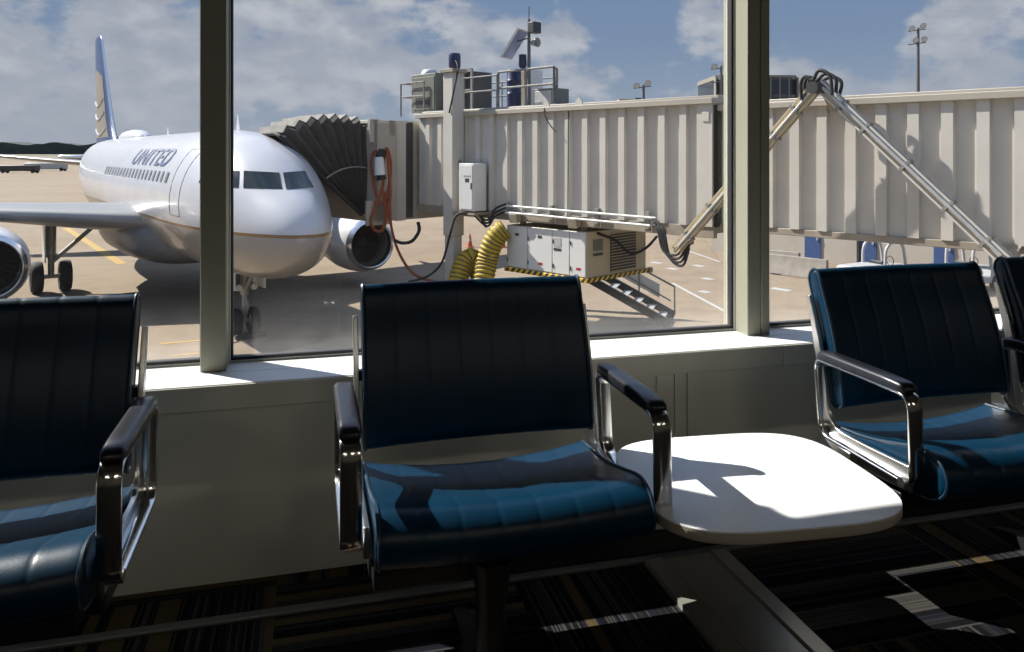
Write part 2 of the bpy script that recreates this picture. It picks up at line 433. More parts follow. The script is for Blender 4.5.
def back_sag(x, p):
    k = max(0, 1 - (x / HW) ** 2)
    return .016 * k, 0
def ribbon(path, w, t, closed=False):
    """flat strap: path in yz, width along x"""
    n = len(path); rings = []
    for i, p in enumerate(path):
        a = Vector(path[(i - 1) % n] if closed or i else path[0]); b = Vector(path[(i + 1) % n] if closed or i < n - 1 else path[-1])
        tt = (b - a).normalized(); nn = Vector((tt.y, -tt.x)) * t / 2; p = Vector(p)
        e = t * .3
        rings.append([(-w / 2 + e, p.x + nn.x, p.y + nn.y), (w / 2 - e, p.x + nn.x, p.y + nn.y), (w / 2, p.x + nn.x * .4, p.y + nn.y * .4), (w / 2, p.x - nn.x * .4, p.y - nn.y * .4),
                      (w / 2 - e, p.x - nn.x, p.y - nn.y), (-w / 2 + e, p.x - nn.x, p.y - nn.y), (-w / 2, p.x - nn.x * .4, p.y - nn.y * .4), (-w / 2, p.x + nn.x * .4, p.y + nn.y * .4)])
    if closed: rings.append(rings[0])
    return MB().rings(rings, cap=not closed)
def fillet_loop(pts, rad, n=6):
    out = []; k = len(pts)
    for i in range(k):
        p0, p1, p2 = Vector(pts[i - 1]), Vector(pts[i]), Vector(pts[(i + 1) % k])
        a = (p0 - p1).normalized(); b = (p2 - p1).normalized(); r_ = rad[i] if isinstance(rad, (list, tuple)) else rad
        ang = a.angle(b); d = r_ / math.tan(ang / 2); s0 = p1 + a * d; s1 = p1 + b * d
        for j in range(n + 1):
            t = j / n; q = s0 * (1 - t) ** 2 + p1 * 2 * t * (1 - t) + s1 * t * t
            # pull the quadratic towards a true arc
            out.append((q.x, q.y))
    return out
ARM = [(-.142, .388), (-.135, .594), (.212, .594), (.190, .396)]       # front-bottom, front-top, rear-top, rear-bottom (y - Y0, z)
def make_arm(x, parent):
    path = fillet_loop(ARM, [.028, .040, .030, .045])
    a = ribbon(path, .042, .009, True).build('arm_frame', 'chrome', parent, smooth=50); a.location = (x, 0, 0)
    pad = MB(); rings = []
    for y, hw, z0, z1 in ((-.126, .014, .599, .605), (-.122, .019, .598, .613), (-.108, .0225, .598, .619), (-.05, .023, .598, .621), (.06, .023, .598, .621), (.155, .023, .598, .621), (.188, .022, .598, .620), (.200, .018, .598, .613), (.203, .013, .598, .606)):
        b = min(.008, (z1 - z0) * .45)
        rings.append([(-hw, y, z0), (hw, y, z0), (hw, y, z1 - b), (hw - b * .5, y, z1 - b * .25), (hw - b * 1.2, y, z1), (-hw + b * 1.2, y, z1), (-hw + b * .5, y, z1 - b * .25), (-hw, y, z1 - b)])
    p = pad.rings(rings).build('arm_pad', 'armpad', a, smooth=50)
    return a
def side_frame(x, parent):
    """cast aluminium side rail: up the back, round the corner, forward under the seat"""
    pts = smooth_path([(.270, .755, 0), (.240, .66, 0), (.214, .56, 0), (.203, .49, 0), (.196, .440, 0), (.178, .405, 0), (.140, .388, 0), (.05, .386, 0), (-.05, .388, 0), (-.115, .390, 0)], 5)
    wid = [(.5 + .5 * min(1, i / 6)) * (.026 if i < 16 else .026 + .036 * min(1, (i - 16) / 8)) for i in range(len(pts))]
    rings = []; k = len(pts)
    for i, p in enumerate(pts):
        t = (pts[min(i + 1, k - 1)] - pts[max(i - 1, 0)]).normalized(); nn = Vector((t.y, -t.x, 0)) * wid[i] / 2
        h = .006
        rings.append([(x - h, p.x + nn.x, p.y + nn.y), (x + h, p.x + nn.x, p.y + nn.y), (x + h, p.x - nn.x, p.y - nn.y), (x - h, p.x - nn.x, p.y - nn.y)])
    return MB().rings(rings).build('side_frame', 'brushed', parent, smooth=30, bevel=.002)
def make_chair(label, xc, arms):
    t = thing('lounge_chair', label, 'chair', (xc, Y0, 0), 0)
    st_ = make_cushion(seat_profile(), seat_sag, .6).build('seat', 'leather', t, smooth=60)
    bk = make_cushion(back_profile(), back_sag, .4).build('backrest', 'leather', t, smooth=60)
    for par, prof, sg in ((st_, seat_profile(), seat_sag), (bk, back_profile(), back_sag)):
        for x in (-HW - .002, HW + .002):
            path = [(x, p[0] + sg(x, p)[0], p[1] + sg(x, p)[1]) for p in prof]; path.append(path[0])
            MB().tube(path, .0042, 6, False).build('piping', 'piping', par)
    for x in (-.291, .291): side_frame(x, t)
    for z, y in ((.62, .236), (.388, .10), (.384, -.02)):
        MB().bb(-.296, .296, y - .012, y + .012, z - .012, z + .012).build('cross_brace', 'blackmetal', t, bevel=.003) if z > .5 else None
    MB().bb(-.28, .28, -.07, .13, .318, .338).build('seat_plate', 'blackmetal', t, bevel=.004)
    for x in arms: make_arm(x, t)
    for x in arms:
        s = 1 if x > 0 else -1
        MB().bb(min(x, s * .30), max(x, s * .30), .06, .11, .366, .39).build('arm_bracket', 'brushed', t, bevel=.002)
        MB().tube([(s * .300, -.125, .392), (s * .330, -.125, .392)], .012, 12).build('arm_bolt', 'brushed', t)
    return t
c0 = make_chair('navy leather lounge chair in the middle, left of the white side table', .401, (-.322, .322))
c1 = copy_tree(c0); c1.location.x = -.648
for ch in c1.children:
    if ch.name.startswith('arm_frame') and ch.location.x > 0: ch.location.x = .308
c1.update_tag(); c1['label'] = 'black leather lounge chair cut off by the left edge, before the aircraft wheels'
c2 = copy_tree(c0); c2.location.x = 1.662
for ch in c2.children:
    if ch.name.startswith('arm_frame') and ch.location.x < 0: ch.location.x = -.300
c2.update_tag(); c2.location.z = -.010; c2['label'] = 'navy leather lounge chair right of the white side table'
c3 = make_chair('lounge chair at the right edge, mostly cut off beside its neighbour', 2.315, (.332,))
for c in (c0, c1, c2, c3): c['group'] = 'gate lounge chairs'
# beams that carry them
def beam(label, x0, x1, legs, shade_spans, power):  # power: span of an added box that shades the floor near the table
    t = thing('seating_beam', label, 'beam', ((x0 + x1) / 2, Y0, 0), group='beams under the chairs')
    xm = (x0 + x1) / 2
    MB().bb(x0 - xm, x1 - xm, -.035, .035, .245, .315).build('beam_tube', 'blackmetal', t, bevel=.006)
    for a, b in shade_spans: MB().bb(a - xm, b - xm, .10, .285, .205, .33).build('floor_shade_block', 'blackmetal', t, bevel=.006)  # added boxes hidden behind the seats, keeping sun off the carpet
    if power: MB().bb(power[0] - xm, power[1] - xm, .275, .40, .15, .30).build('table_shade_block', 'blackmetal', t, bevel=.006)  # added unseen box behind the table, blocks the sun strip over the raceway
    for lx in legs:
        lg = MB(); x = lx - xm
        lg.rings([[(x + a * w, b * d - .08, z) for a, b in ((-1, -.6), (-.6, -1), (.6, -1), (1, -.6), (1, .6), (.6, 1), (-.6, 1), (-1, .6))]
                  for z, w, d in ((.318, .040, .05), (.29, .034, .045), (.22, .027, .038), (.12, .026, .036), (.05, .030, .05), (.035, .032, .06))])
        l_ = lg.build('leg', 'blackmetal', t, smooth=50)
        MB().rings([[(x - w, y, 0), (x + w, y, 0), (x + w * .8, y, h), (x - w * .8, y, h)] for y, w, h in ((-.30, .018, .012), (-.22, .026, .03), (0, .03, .04), (.2, .026, .03), (.27, .018, .012))]).build('foot', 'blackmetal', l_, smooth=30)
        MB().bb(x - .05, x + .05, -.10, .06, .315, .322).build('mount', 'blackmetal', t, bevel=.002)
    return t
beam('black steel beam and pedestal leg under the middle chair and table', .13, 2.65, (.365, 2.02), ((.13, 1.19), (1.37, 2.5)), (.80, 1.29))
beam('black steel beam and leg under the chair at left edge', -2.1, -.42, (-.95,), ((-2.0, -.40),), None)

# side table
tb = thing('side_table', 'white rounded square side table between the two chairs', 'table', (.985, 1.605, 0), R(-5))
def superell(w, h, p, n=72):
    out = []
    for k in range(n):
        a = 2 * PI * k / n; c, s_ = math.cos(a), math.sin(a)
        out.append((w * math.copysign(abs(c) ** (2 / p), c), h * math.copysign(abs(s_) ** (2 / p), s_)))
    return out
TZ = .402
outl = superell(.283, .257, 3.7)
MB().rings([[(x * k, y * k, z) for x, y in outl] for k, z in ((.985, TZ - .003), (1.0, TZ - .002), (1.0, TZ), (.9985, TZ + .0012), (.99, TZ + .0018))]).build('tabletop', 'laminate', tb, smooth=40)
MB().rings([[(x * k, y * k, z) for x, y in outl] for k, z in ((.93, TZ - .026), (.985, TZ - .025), (1.001, TZ - .019), (1.001, TZ - .004), (.99, TZ - .003))]).build('edge_band', 'tableedge', tb, smooth=40)
br = MB().bb(-.25, .25, -.03, .03, .345, TZ - .027); br.bb(-.03, .03, -.2, .2, .35, TZ - .027)
br.bb(-.27, -.16, -.10, -.04, .345, .374)
br.build('bracket', 'brushed', tb, bevel=.002)
MB().tube([(0, .045, .31), (0, .045, .355)], .03, 16).build('post', 'blackmetal', tb)

# floor cable raceway running in from the wall
rw = thing('floor_raceway', 'metal floor cable raceway running out beneath the side table', 'raceway', (1.035, 1.2, 0))
x0, x1 = -.128, .128
prof = [(x0, 0), (x0 + .004, .012), (x0 + .050, .015), (x0 + .056, .008), (x1 - .056, .008), (x1 - .050, .015), (x1 - .004, .012), (x1, 0)]
m_ = MB(); m_.rings([[(p[0], y, p[1]) for p in prof] for y in (-1.4, .81)])
m_.build('cover', 'raceway', rw, smooth=20)
pl_ = MB(); pl_.bb(-.066, .066, -1.35, .80, .0075, .0092); pl_.build('cover_plate', 'raceway', rw)

# ceiling lamps of the lounge (behind the viewer)
m_em, nt, out = new_mat('lamp_diffuser')
em = nt.nodes.new('ShaderNodeEmission'); em.inputs[0].default_value = (1, .93, .80, 1); em.inputs[1].default_value = 18.; nt.links.new(em.outputs[0], out.inputs[0]); M['lampdiff'] = m_em
for i, (lx, ly) in enumerate(((-2.2, -3.1), (1.2, -3.1), (4.4, -3.1))):
    t = thing('ceiling_light', 'recessed ceiling panel lamp above the lounge', 'lamp', (lx, ly, ZC), group='ceiling lamps')
    MB().bb(-.62, .62, -.17, .17, -.05, 0).build('housing', 'frame', t, bevel=.004)
    MB().bb(-.58, .58, -.13, .13, -.058, -.05).build('diffuser', 'lampdiff', t)

# ================================================================== OUTSIDE: GROUND
ap_ = MB(); ap_.bb(-600, 700, 2.6, 900, G - .3, G); struct(ap_.build('floor_apron', 'apron', smooth=0))
gr = MB(); gr.bb(-1500, 1500, 560, 2500, G - .25, G + .05); struct(gr.build('floor_grass', 'grass', smooth=0))
def mark(name, pts, mat, label, h=.006, group='apron paint lines'):
    m = MB(); m.prism([(p.x, p.y) for p in pts], G, G + h)
    o = m.build(name, mat, smooth=0); tag(o, label, 'marking', group); return o
def line(p, q, w):
    p = Vector((p.x, p.y)); q = Vector((q.x, q.y)); d_ = (q - p).normalized(); n_ = Vector((-d_.y, d_.x)) * w / 2
    return [p - n_, q - n_, q + n_, p + n_]
mark('painted_line', line(ground(66, 228), ground(122, 264), .42), 'yellowpaint', 'long yellow apron line running away under the aircraft wing')
mark('painted_line', line(ground(160, 344), ground(205, 340), .16), 'yellowpaint', 'short yellow bar on apron beside the left mullion, upper one')
mark('painted_line', line(ground(172, 356), ground(210, 352), .12), 'yellowpaint', 'short yellow bar on apron beside the left mullion, lower one')
mark('painted_line', line(ground(672, 283), ground(760, 330), .14), 'whitepaint', 'white apron line right of the service stairs')
mark('painted_line', line(ground(675, 246), ground(720, 262), .12), 'whitepaint', 'white apron line under the boarding bridge')
for i, (x, y) in enumerate(((652, 262), (668, 268), (694, 265), (703, 278), (700, 291))):
    p = ground(x, y); q = ground(x + 9, y + 1.6)
    mark('painted_dash', line(p, q, .35), 'whitepaint', ['white dash nearest the air unit corner', 'white dash right of the air unit, second from it', 'white dash below the slanting conduit arm', 'white block mark by the mullion, middle', 'white block mark by the mullion, lowest'][i], group='white apron dashes')
mark('painted_dash', line(ground(772, 288), ground(790, 291), .4), 'whitepaint', 'white dash on the apron right of the thick mullion', group='white apron dashes')

# trees on the horizon
tr = MB()
n = 160; ring0 = []; 
for row, (dy, hz) in enumerate(((0, 0), (0, 1), (40, 1), (40, 0))):
    ring0.append([far(-900 + 1500 * i / n, 1060 + dy, G + (2 if hz == 0 else 15.5 + 1.6 * math.sin(i * .9) + random.random() * 2.4)) for i in range(n + 1)])
tr.rings(ring0, closed=False)
tag(tr.build('tree_line', 'trees', smooth=60), 'dark distant band of trees on the horizon at left', 'trees', kind='stuff')

# ================================================================== AIRLINER
TH = R(35.7); LAT0, DEP0 = -4.72, 18.25
nose = far(LAT0, DEP0)
AX = R(90) + (TH - YAW)          # local +x = aft, local +y = starboard
plane = thing('airliner', 'white twin-engine passenger jet parked at the gate', 'airplane', nose, AX)
PM = Matrix.Translation(nose) @ Matrix.Rotation(AX, 4, 'Z'); PMI = PM.inverted()
SEC = [(0, 3.17, 3.15, .01), (.04, 3.38, 2.95, .21), (.15, 3.55, 2.77, .40), (.35, 3.77, 2.58, .60), (.7, 4.03, 2.38, .82), (1.1, 4.26, 2.22, 1.02), (1.5, 4.50, 2.10, 1.18), (2.0, 4.85, 2.00, 1.35), (2.5, 5.16, 1.93, 1.50),
       (3.0, 5.39, 1.88, 1.63), (3.6, 5.60, 1.84, 1.75), (4.4, 5.75, 1.80, 1.86), (5.4, 5.85, 1.77, 1.94), (6.5, 5.89, 1.755, 1.975), (9, 5.89, 1.755, 1.975), (14, 5.89, 1.755, 1.975), (19, 5.89, 1.755, 1.975), (21.5, 5.89, 1.80, 1.975),
       (23.5, 5.89, 2.05, 1.94), (25.5, 5.88, 2.50, 1.80), (27.5, 5.84, 3.02, 1.52), (29.5, 5.74, 3.58, 1.15), (31.5, 5.58, 4.18, .74), (33.0, 5.42, 4.62, .40), (33.7, 5.32, 4.82, .24), (33.84, 5.2, 4.95, .08)]
def sec_at(a):
    for i in range(len(SEC) - 1):
        if SEC[i][0] <= a <= SEC[i + 1][0]:
            p0, p1, p2, p3 = SEC[max(i - 1, 0)], SEC[i], SEC[i + 1], SEC[min(i + 2, len(SEC) - 1)]
            t = (a - p1[0]) / (p2[0] - p1[0]); out = []
            for k in (1, 2, 3):
                m1 = (p2[k] - p0[k]) / (p2[0] - p0[0]) * (p2[0] - p1[0]) if i > 0 else (p2[k] - p1[k])
                m2 = (p3[k] - p1[k]) / (p3[0] - p1[0]) * (p2[0] - p1[0]) if i < len(SEC) - 2 else (p2[k] - p1[k])
                out.append((2 * t ** 3 - 3 * t * t + 1) * p1[k] + (t ** 3 - 2 * t * t + t) * m1 + (-2 * t ** 3 + 3 * t * t) * p2[k] + (t ** 3 - t * t) * m2)
            return out
    return SEC[-1][1:]
def fus(a, th):                    # th: 0 = starboard, 90 = top
    top, bot, hw = sec_at(a); zc = (top + bot) / 2 - .0
    return Vector((a, hw * math.cos(th), zc + (top - bot) / 2 * math.sin(th)))
al = [0, .02, .04, .09, .15, .25, .35, .5, .7, .9, 1.1, 1.3, 1.5, 1.75, 2, 2.25, 2.5, 2.75, 3, 3.3, 3.6, 4, 4.4, 4.9, 5.4, 6.5, 9, 12, 15, 18, 20, 21.5, 22.5, 23.5, 24.5, 25.5, 26.5, 27.5, 28.5, 29.5, 30.5, 31.5, 32.3, 33, 33.4, 33.7, 33.84]
fm = MB().rings([[fus(a, 2 * PI * j / 48) for j in range(48)] for a in al])
fo = fm.build('fuselage', 'fuselage', plane, smooth=60)
bvh = BVHTree.FromPolygons([tuple(v) for v in fm.v], fm.f)
def hit(x, y):
    o = PMI @ CAM; d_ = (PMI.to_3x3() @ ray(x, y)).normalized()
    loc, nn, i, dist = bvh.ray_cast(o, d_)
    if loc is None: return None
    if nn.dot(d_) > 0: nn = -nn
    return loc, nn
def skin_patch(quad, name, mat, off=.012, nu=8, nv=5, parent=None):
    vs = []
    for j in range(nv + 1):
        for i in range(nu + 1):
            u, v = i / nu, j / nv
            px = (quad[0][0] * (1 - u) + quad[1][0] * u) * (1 - v) + (quad[3][0] * (1 - u) + quad[2][0] * u) * v
            py = (quad[0][1] * (1 - u) + quad[1][1] * u) * (1 - v) + (quad[3][1] * (1 - u) + quad[2][1] * u) * v
            h = hit(px, py)
            if h is None: return None
            vs.append(h[0] + h[1] * off)
    m = MB(); m.add(vs, [(j * (nu + 1) + i, j * (nu + 1) + i + 1, (j + 1) * (nu + 1) + i + 1, (j + 1) * (nu + 1) + i) for j in range(nv) for i in range(nu)])
    return m.build(name, mat, parent or fo, smooth=60)
for q in ([(244, 171), (279.3, 172.8), (282.3, 189.2), (243.4, 188.2)], [(283, 172.8), (304.6, 171), (313.5, 187.4), (286.2, 189.5)],
          [(219, 170.6), (239.8, 171), (238.6, 188), (216.5, 186)], [(203, 171), (215, 170.8), (212, 185), (199, 183)]):
    skin_patch(q, 'windscreen_pane', 'cockpit')
for k in range(20):                # cabin windows along the starboard side
    a = 6.0 + k * .56
    vs = []
    for j in range(5):
        for i in range(3):
            th = math.asin((4.36 + .30 * j / 4 - 3.82) / 2.07); p = fus(a + .22 * i / 2, th); vs.append(p + Vector((0, .014, .002)))
    m = MB(); m.add(vs, [(j * 3 + i, j * 3 + i + 1, (j + 1) * 3 + i + 1, (j + 1) * 3 + i) for j in range(4) for i in range(2)])
    m.build('cabin_window', 'winpane', fo, smooth=60)
# lettering on the starboard side
cu = bpy.data.curves.new('lettering', 'FONT'); cu.body = 'UNITED'; cu.size = 1.; cu.offset = .012; cu.space_character = 1.12
to = bpy.data.objects.new('lettering_tmp', cu); COL.objects.link(to)
bpy.context.view_layer.update(); dg = bpy.context.evaluated_depsgraph_get(); tm = bpy.data.meshes.new_from_object(to.evaluated_get(dg))
bm = bmesh.new(); bm.from_mesh(tm)
xs_ = [v.co.x for v in bm.verts]; ys_ = [v.co.y for v in bm.verts]; bx0, bx1, by0, by1 = min(xs_), max(xs_), min(ys_), max(ys_)
for k in range(1, 8):
    bmesh.ops.bisect_plane(bm, geom=bm.verts[:] + bm.edges[:] + bm.faces[:], plane_co=(0, by0 + (by1 - by0) * k / 8, 0), plane_no=(0, 1, 0))
TA0, TA1, TT0, TT1 = 12.25, 6.7, R(28), R(46)
for v in bm.verts:
    u = (v.co.x - bx0) / (bx1 - bx0); w = (v.co.y - by0) / (by1 - by0)
    p = fus(TA0 + (TA1 - TA0) * u, TT0 + (TT1 - TT0) * w); c_ = Vector((0, p.y, p.z - 3.82)).normalized(); v.co = p + c_ * .016
bm.to_mesh(tm); bm.free(); bpy.data.objects.remove(to)
tm.materials.clear(); tm.materials.append(M['letter'])
lo = bpy.data.objects.new('lettering', tm); COL.objects.link(lo); lo.parent = fo; lo['label'] = 'slate blue airline name on the fuselage'
# door outline on the starboard side
for a0, z0_, z1_ in ((4.6, 3.5, 5.3),):
    dm = MB(); loopp = []
    for a, s0 in ((a0, 1), (a0 + .82, -1)):
        zz = [z0_ + (z1_ - z0_) * k / 10 for k in range(11)]
        loopp += [(a, z) for z in (zz if s0 > 0 else zz[::-1])]
    loopp.append(loopp[0])
    pts = []
    for a, z in loopp:
        top, bot, hw = sec_at(a); zc = (top + bot) / 2; th = math.asin(max(-1, min(1, (z - zc) / ((top - bot) / 2)))); p = fus(a, th); pts.append(p + Vector((0, .003, 0)))
    dm.tube(pts, .006, 5, False).build('door_outline', 'planegrey', fo)
# antennas
for a, hh in ((5.5, .46), (9.5, .28), (14.6, .35)):
    MB().rings([[(a - .02 + q * .16 + k * w, s * .012 * (1 - k), 5.87 + q * hh) for k, s, w in ((0, 0, 0), (.3, 1, .25 * (1 - q) + .02), (1, 0, .3 * (1 - q) + .08), (.3, -1, .25 * (1 - q) + .02))] for q in (0, 1)]).build('antenna', 'planewhite', fo, smooth=0)
MB().rings([[(a, w * math.cos(q), 5.80 + (.04 + h) * max(0, math.sin(q)) - .12 * (math.sin(q) < 0)) for q in [2 * PI * k / 16 for k in range(16)]] for a, w, h in ((19.2, .05, .02), (19.5, .35, .18), (20.2, .50, .36), (21.5, .52, .40), (22.8, .48, .36), (23.6, .30, .2), (24.0, .05, .02))]).build('radome', 'planewhite', fo, smooth=60)
# lifting surfaces
def airfoil(n=12):
    up = []
    for i in range(n + 1):
        x = (1 - math.cos(PI * i / n)) / 2
        y = 5 * (.2969 * math.sqrt(x) - .126 * x - .3516 * x * x + .2843 * x ** 3 - .1036 * x ** 4); up.append((x, y))
    return [(x, y) for x, y in up] + [(x, -y) for x, y in up[-2:0:-1]]
AF = airfoil()
def surface(stations, name, mat, parent, vertical=False):
    rings = []
    for a0, chord, span, z, tc in stations:
        rings.append([(a0 + x * chord, 0 + y * tc * chord, span) if vertical else (a0 + x * chord, span, z + y * tc * chord - .02 * x * chord) for x, y in AF])
    return MB().rings(rings).build(name, mat, parent, smooth=60)
for s in (1, -1):
    w = surface([(9.6, 7.4, s * 1.4, 3.00, .15), (10.1, 7.0, s * 2.1, 3.02, .14), (12.2, 5.0, s * 6.2, 3.30, .115), (15.0, 3.2, s * 11.6, 3.80, .105), (17.7, 1.7, s * 16.9, 4.30, .10), (18.2, 1.0, s * 17.1, 4.33, .05)], 'wing', 'winggrey', plane)
    wt = MB(); wt.rings([[(17.8, s * 17.05, 3.6), (19.4, s * 17.05, 3.5), (19.9, s * 17.3, 3.55)], [(18.0, s * 17.02, 4.3), (19.2, s * 17.02, 4.3), (19.2, s * 17.08, 4.3)], [(19.2, s * 17.2, 5.3), (19.9, s * 17.2, 5.4), (19.9, s * 17.24, 5.4)]])
    wt.build('wingtip_fence', 'planewhite', w, smooth=0)
    for y, a in ((6.6, 14.4), (9.6, 15.4), (12.4, 16.6)):
        MB().tube([(a, s * y, 3.1 + (y - 6) * .09), (a + .8, s * y, 2.98 + (y - 6) * .09), (a + 2.2, s * y, 3.05 + (y - 6) * .09), (a + 3.4, s * y, 3.2 + (y - 6) * .09)], [.06, .2, .2, .04], 10).build('flap_fairing', 'winggrey', w, smooth=60)
    # engine
    ez, ex, ey = (1.84, 9.5, 5.95) if s > 0 else (1.70, 9.55, -6.15)
    e = MB().lathe([(.905, ex + .05), (.99, ex + .18), (1.09, ex + .6), (1.14, ex + 1.3), (1.12, ex + 2.0), (1.0, ex + 2.9), (.90, ex + 3.4), (.86, ex + 3.4), (.80, ex + 2.6)], 40, 'X', (0, ey, ez)).build('engine_nacelle', 'planewhite', plane, smooth=50)
    MB().lathe([(.80, ex + .30), (.795, ex + .12), (.82, ex + .03), (.86, ex - .01), (.905, ex + .03), (.95, ex + .10), (.995, ex + .19)], 40, 'X', (0, ey, ez)).build('inlet_lip', 'silver', e, smooth=60)
    MB().lathe([(.80, ex + .29), (.81, ex + .6), (.84, ex + .95), (.84, ex + 1.02)], 40, 'X', (0, ey, ez)).build('inlet_duct', 'planegrey', e, smooth=60)
    MB().lathe([(.001, ex + 1.16), (.84, ex + 1.16), (.84, ex + 1.2)], 40, 'X', (0, ey, ez)).build('fan_disc', 'rubber', e, smooth=60)
    fb = MB()
    for k in range(24):
        a = 2 * PI * k / 24; c, s_ = math.cos(a), math.sin(a)
        fb.add([(ex + 1.02, ey + .25 * c, ez + .25 * s_), (ex + 1.0, ey + .83 * math.cos(a + .1), ez + .83 * math.sin(a + .1)), (ex + 1.13, ey + .83 * math.cos(a + .30), ez + .83 * math.sin(a + .30)), (ex + 1.13, ey + .25 * math.cos(a + .22), ez + .25 * math.sin(a + .22))], [(0, 1, 2, 3)])
    fb.build('fan_blades', 'dark', e, smooth=0)
    MB().lathe([(.005, ex + .62), (.09, ex + .70), (.18, ex + .85), (.26, ex + 1.05)], 24, 'X', (0, ey, ez)).build('spinner', 'dark', e, smooth=60)
    MB().lathe([(.50, ex + 2.9), (.46, ex + 3.9), (.30, ex + 4.2), (.02, ex + 4.6)], 24, 'X', (0, ey, ez)).build('exhaust', 'galv', e, smooth=60)
    MB().rings([[(ex + 1.2, ey - .14, ez + 1.05), (ex + 1.2, ey + .14, ez + 1.05), (ex + 3.0, ey + .14, ez + 1.5), (ex + 3.0, ey - .14, ez + 1.5)], [(ex + 3.6, ey - .14, ez + .75), (ex + 3.6, ey + .14, ez + .75), (ex + 5.4, ey + .12, ez + 1.35), (ex + 5.4, ey - .12, ez + 1.35)]]).build('pylon', 'planewhite', e, smooth=30, bevel=.04)
    # inboard strake mark
    # main gear
    gy = s * 3.8; ga = 16.1
    st_ = MB(); st_.tube([(ga - .1, gy, 2.9), (ga, gy, 1.3)], .17, 12); st_.tube([(ga, gy, 1.35), (ga, gy, .58)], .11, 12)
    g = st_.build('main_gear', 'strutgrey', plane, smooth=50)
    MB().tube([(ga - .05, gy, 1.1), (ga + .0, s * 2.3, 2.45)], .08, 10).build('side_brace', 'strutgrey', g)
    MB().tube([(ga + .12, gy, 1.35), (ga + .42, gy, 1.0), (ga + .12, gy, .68)], .045, 8).build('torque_link', 'strutgrey', g)
    MB().bb(ga - .5, ga + .5, gy + s * .20, gy + s * .25, 1.15, 2.6).build('gear_door', 'planewhite', g, bevel=.02)
    MB().tube([(ga, gy - .5, .58), (ga, gy + .5, .58)], .08, 10).build('axle', 'strutgrey', g)
    for q in (-.46, .46):
        wl = MB().lathe([(.30, -.17), (.42, -.21), (.53, -.19), (.575, -.10), (.585, 0), (.575, .10), (.53, .19), (.42, .21), (.30, .17)], 32, 'Y', (ga, gy + q, .585)).build('wheel', 'tyre', g, smooth=60)
        MB().lathe([(.02, -.12), (.16, -.14), (.29, -.08), (.30, 0), (.29, .08), (.16, .14), (.02, .12)], 20, 'Y', (ga, gy + q, .585)).build('hub', 'strutgrey', wl, smooth=50)
    # horizontal tail
    surface([(28.9, 3.3, s * .6, 4.62, .10), (29.6, 3.1, s * 1.2, 4.66, .10), (32.6, 1.35, s * 6.1, 5.15, .09), (32.9, 1.0, s * 6.2, 5.16, .04)], 'tailplane', 'winggrey', plane)
# belly fairing
bf = []
for a, hw, zb, zt in ((8.4, .5, 1.80, 2.4), (9.2, 1.5, 1.62, 3.0), (10.4, 2.12, 1.42, 3.35), (12, 2.28, 1.34, 3.4), (15, 2.28, 1.34, 3.3), (17.2, 2.1, 1.42, 3.1), (18.6, 1.5, 1.60, 2.7), (19.6, .5, 1.80, 2.2)):
    bf.append([(a, hw * math.copysign(abs(math.cos(t_)) ** .8, math.cos(t_)), (zb + zt) / 2 + (zt - zb) / 2 * math.copysign(abs(math.sin(t_)) ** .8, math.sin(t_))) for t_ in [2 * PI * j / 32 for j in range(32)]])
MB().rings(bf).build('belly_fairing', 'planegrey', plane, smooth=60)
# fin with its globe emblem
fin = surface([(25.6, 7.6, 5.6, 0, .07), (26.9, 6.2, 6.1, 0, .085), (27.9, 5.3, 7.0, 0, .09), (31.1, 2.5, 11.5, 0, .085), (31.5, 2.0, 11.78, 0, .04)], 'tail_fin', 'finblue', plane, True)
def fin_pt(u, z, off=.012):
    z = max(5.7, min(11.6, z))
    sts = [(26.9, 6.2, 6.1, .085), (27.9, 5.3, 7.0, .09), (31.1, 2.5, 11.5, .085)]
    for p, q in zip(sts[:-1], sts[1:]):
        if z <= q[2] or q is sts[-1]:
            t = (z - p[2]) / (q[2] - p[2]); a0 = p[0] + (q[0] - p[0]) * t; ch = p[1] + (q[1] - p[1]) * t; tc = p[3] + (q[3] - p[3]) * t; break
    th = 5 * (.2969 * math.sqrt(u) - .126 * u - .3516 * u * u + .2843 * u ** 3 - .1036 * u ** 4)
    return Vector((a0 + u * ch, th * tc * ch + off, z))
vs = []; nu, nv = 10, 10
for j in range(nv + 1):
    for i in range(nu + 1):
        u = .10 + .9 * i / nu; top = 9.35 + .5 * math.sin(PI * (i / nu) * .8); vs.append(fin_pt(min(u, .999), 6.0 + (top - 6.0) * j / nv))
MB().add(vs, [(j * (nu + 1) + i, j * (nu + 1) + i + 1, (j + 1) * (nu + 1) + i + 1, (j + 1) * (nu + 1) + i) for j in range(nv) for i in range(nu)]).build('globe_emblem', 'gold', fin, smooth=60)
for z in (6.5, 7.35, 8.1):
    MB().tube([fin_pt(.14 + .8 * k / 10, z - .35 * math.sin(PI * k / 10), .03) for k in range(11)], .045, 6).build('emblem_line', 'planewhite', fin)
MB().tube([(26.3, 0, 5.78), (26.85, 0, 6.1), (27.9, 0, 7.0), (31.1, 0, 11.5)], [.03, .07, .08, .06], 8).build('leading_edge', 'silver', fin)
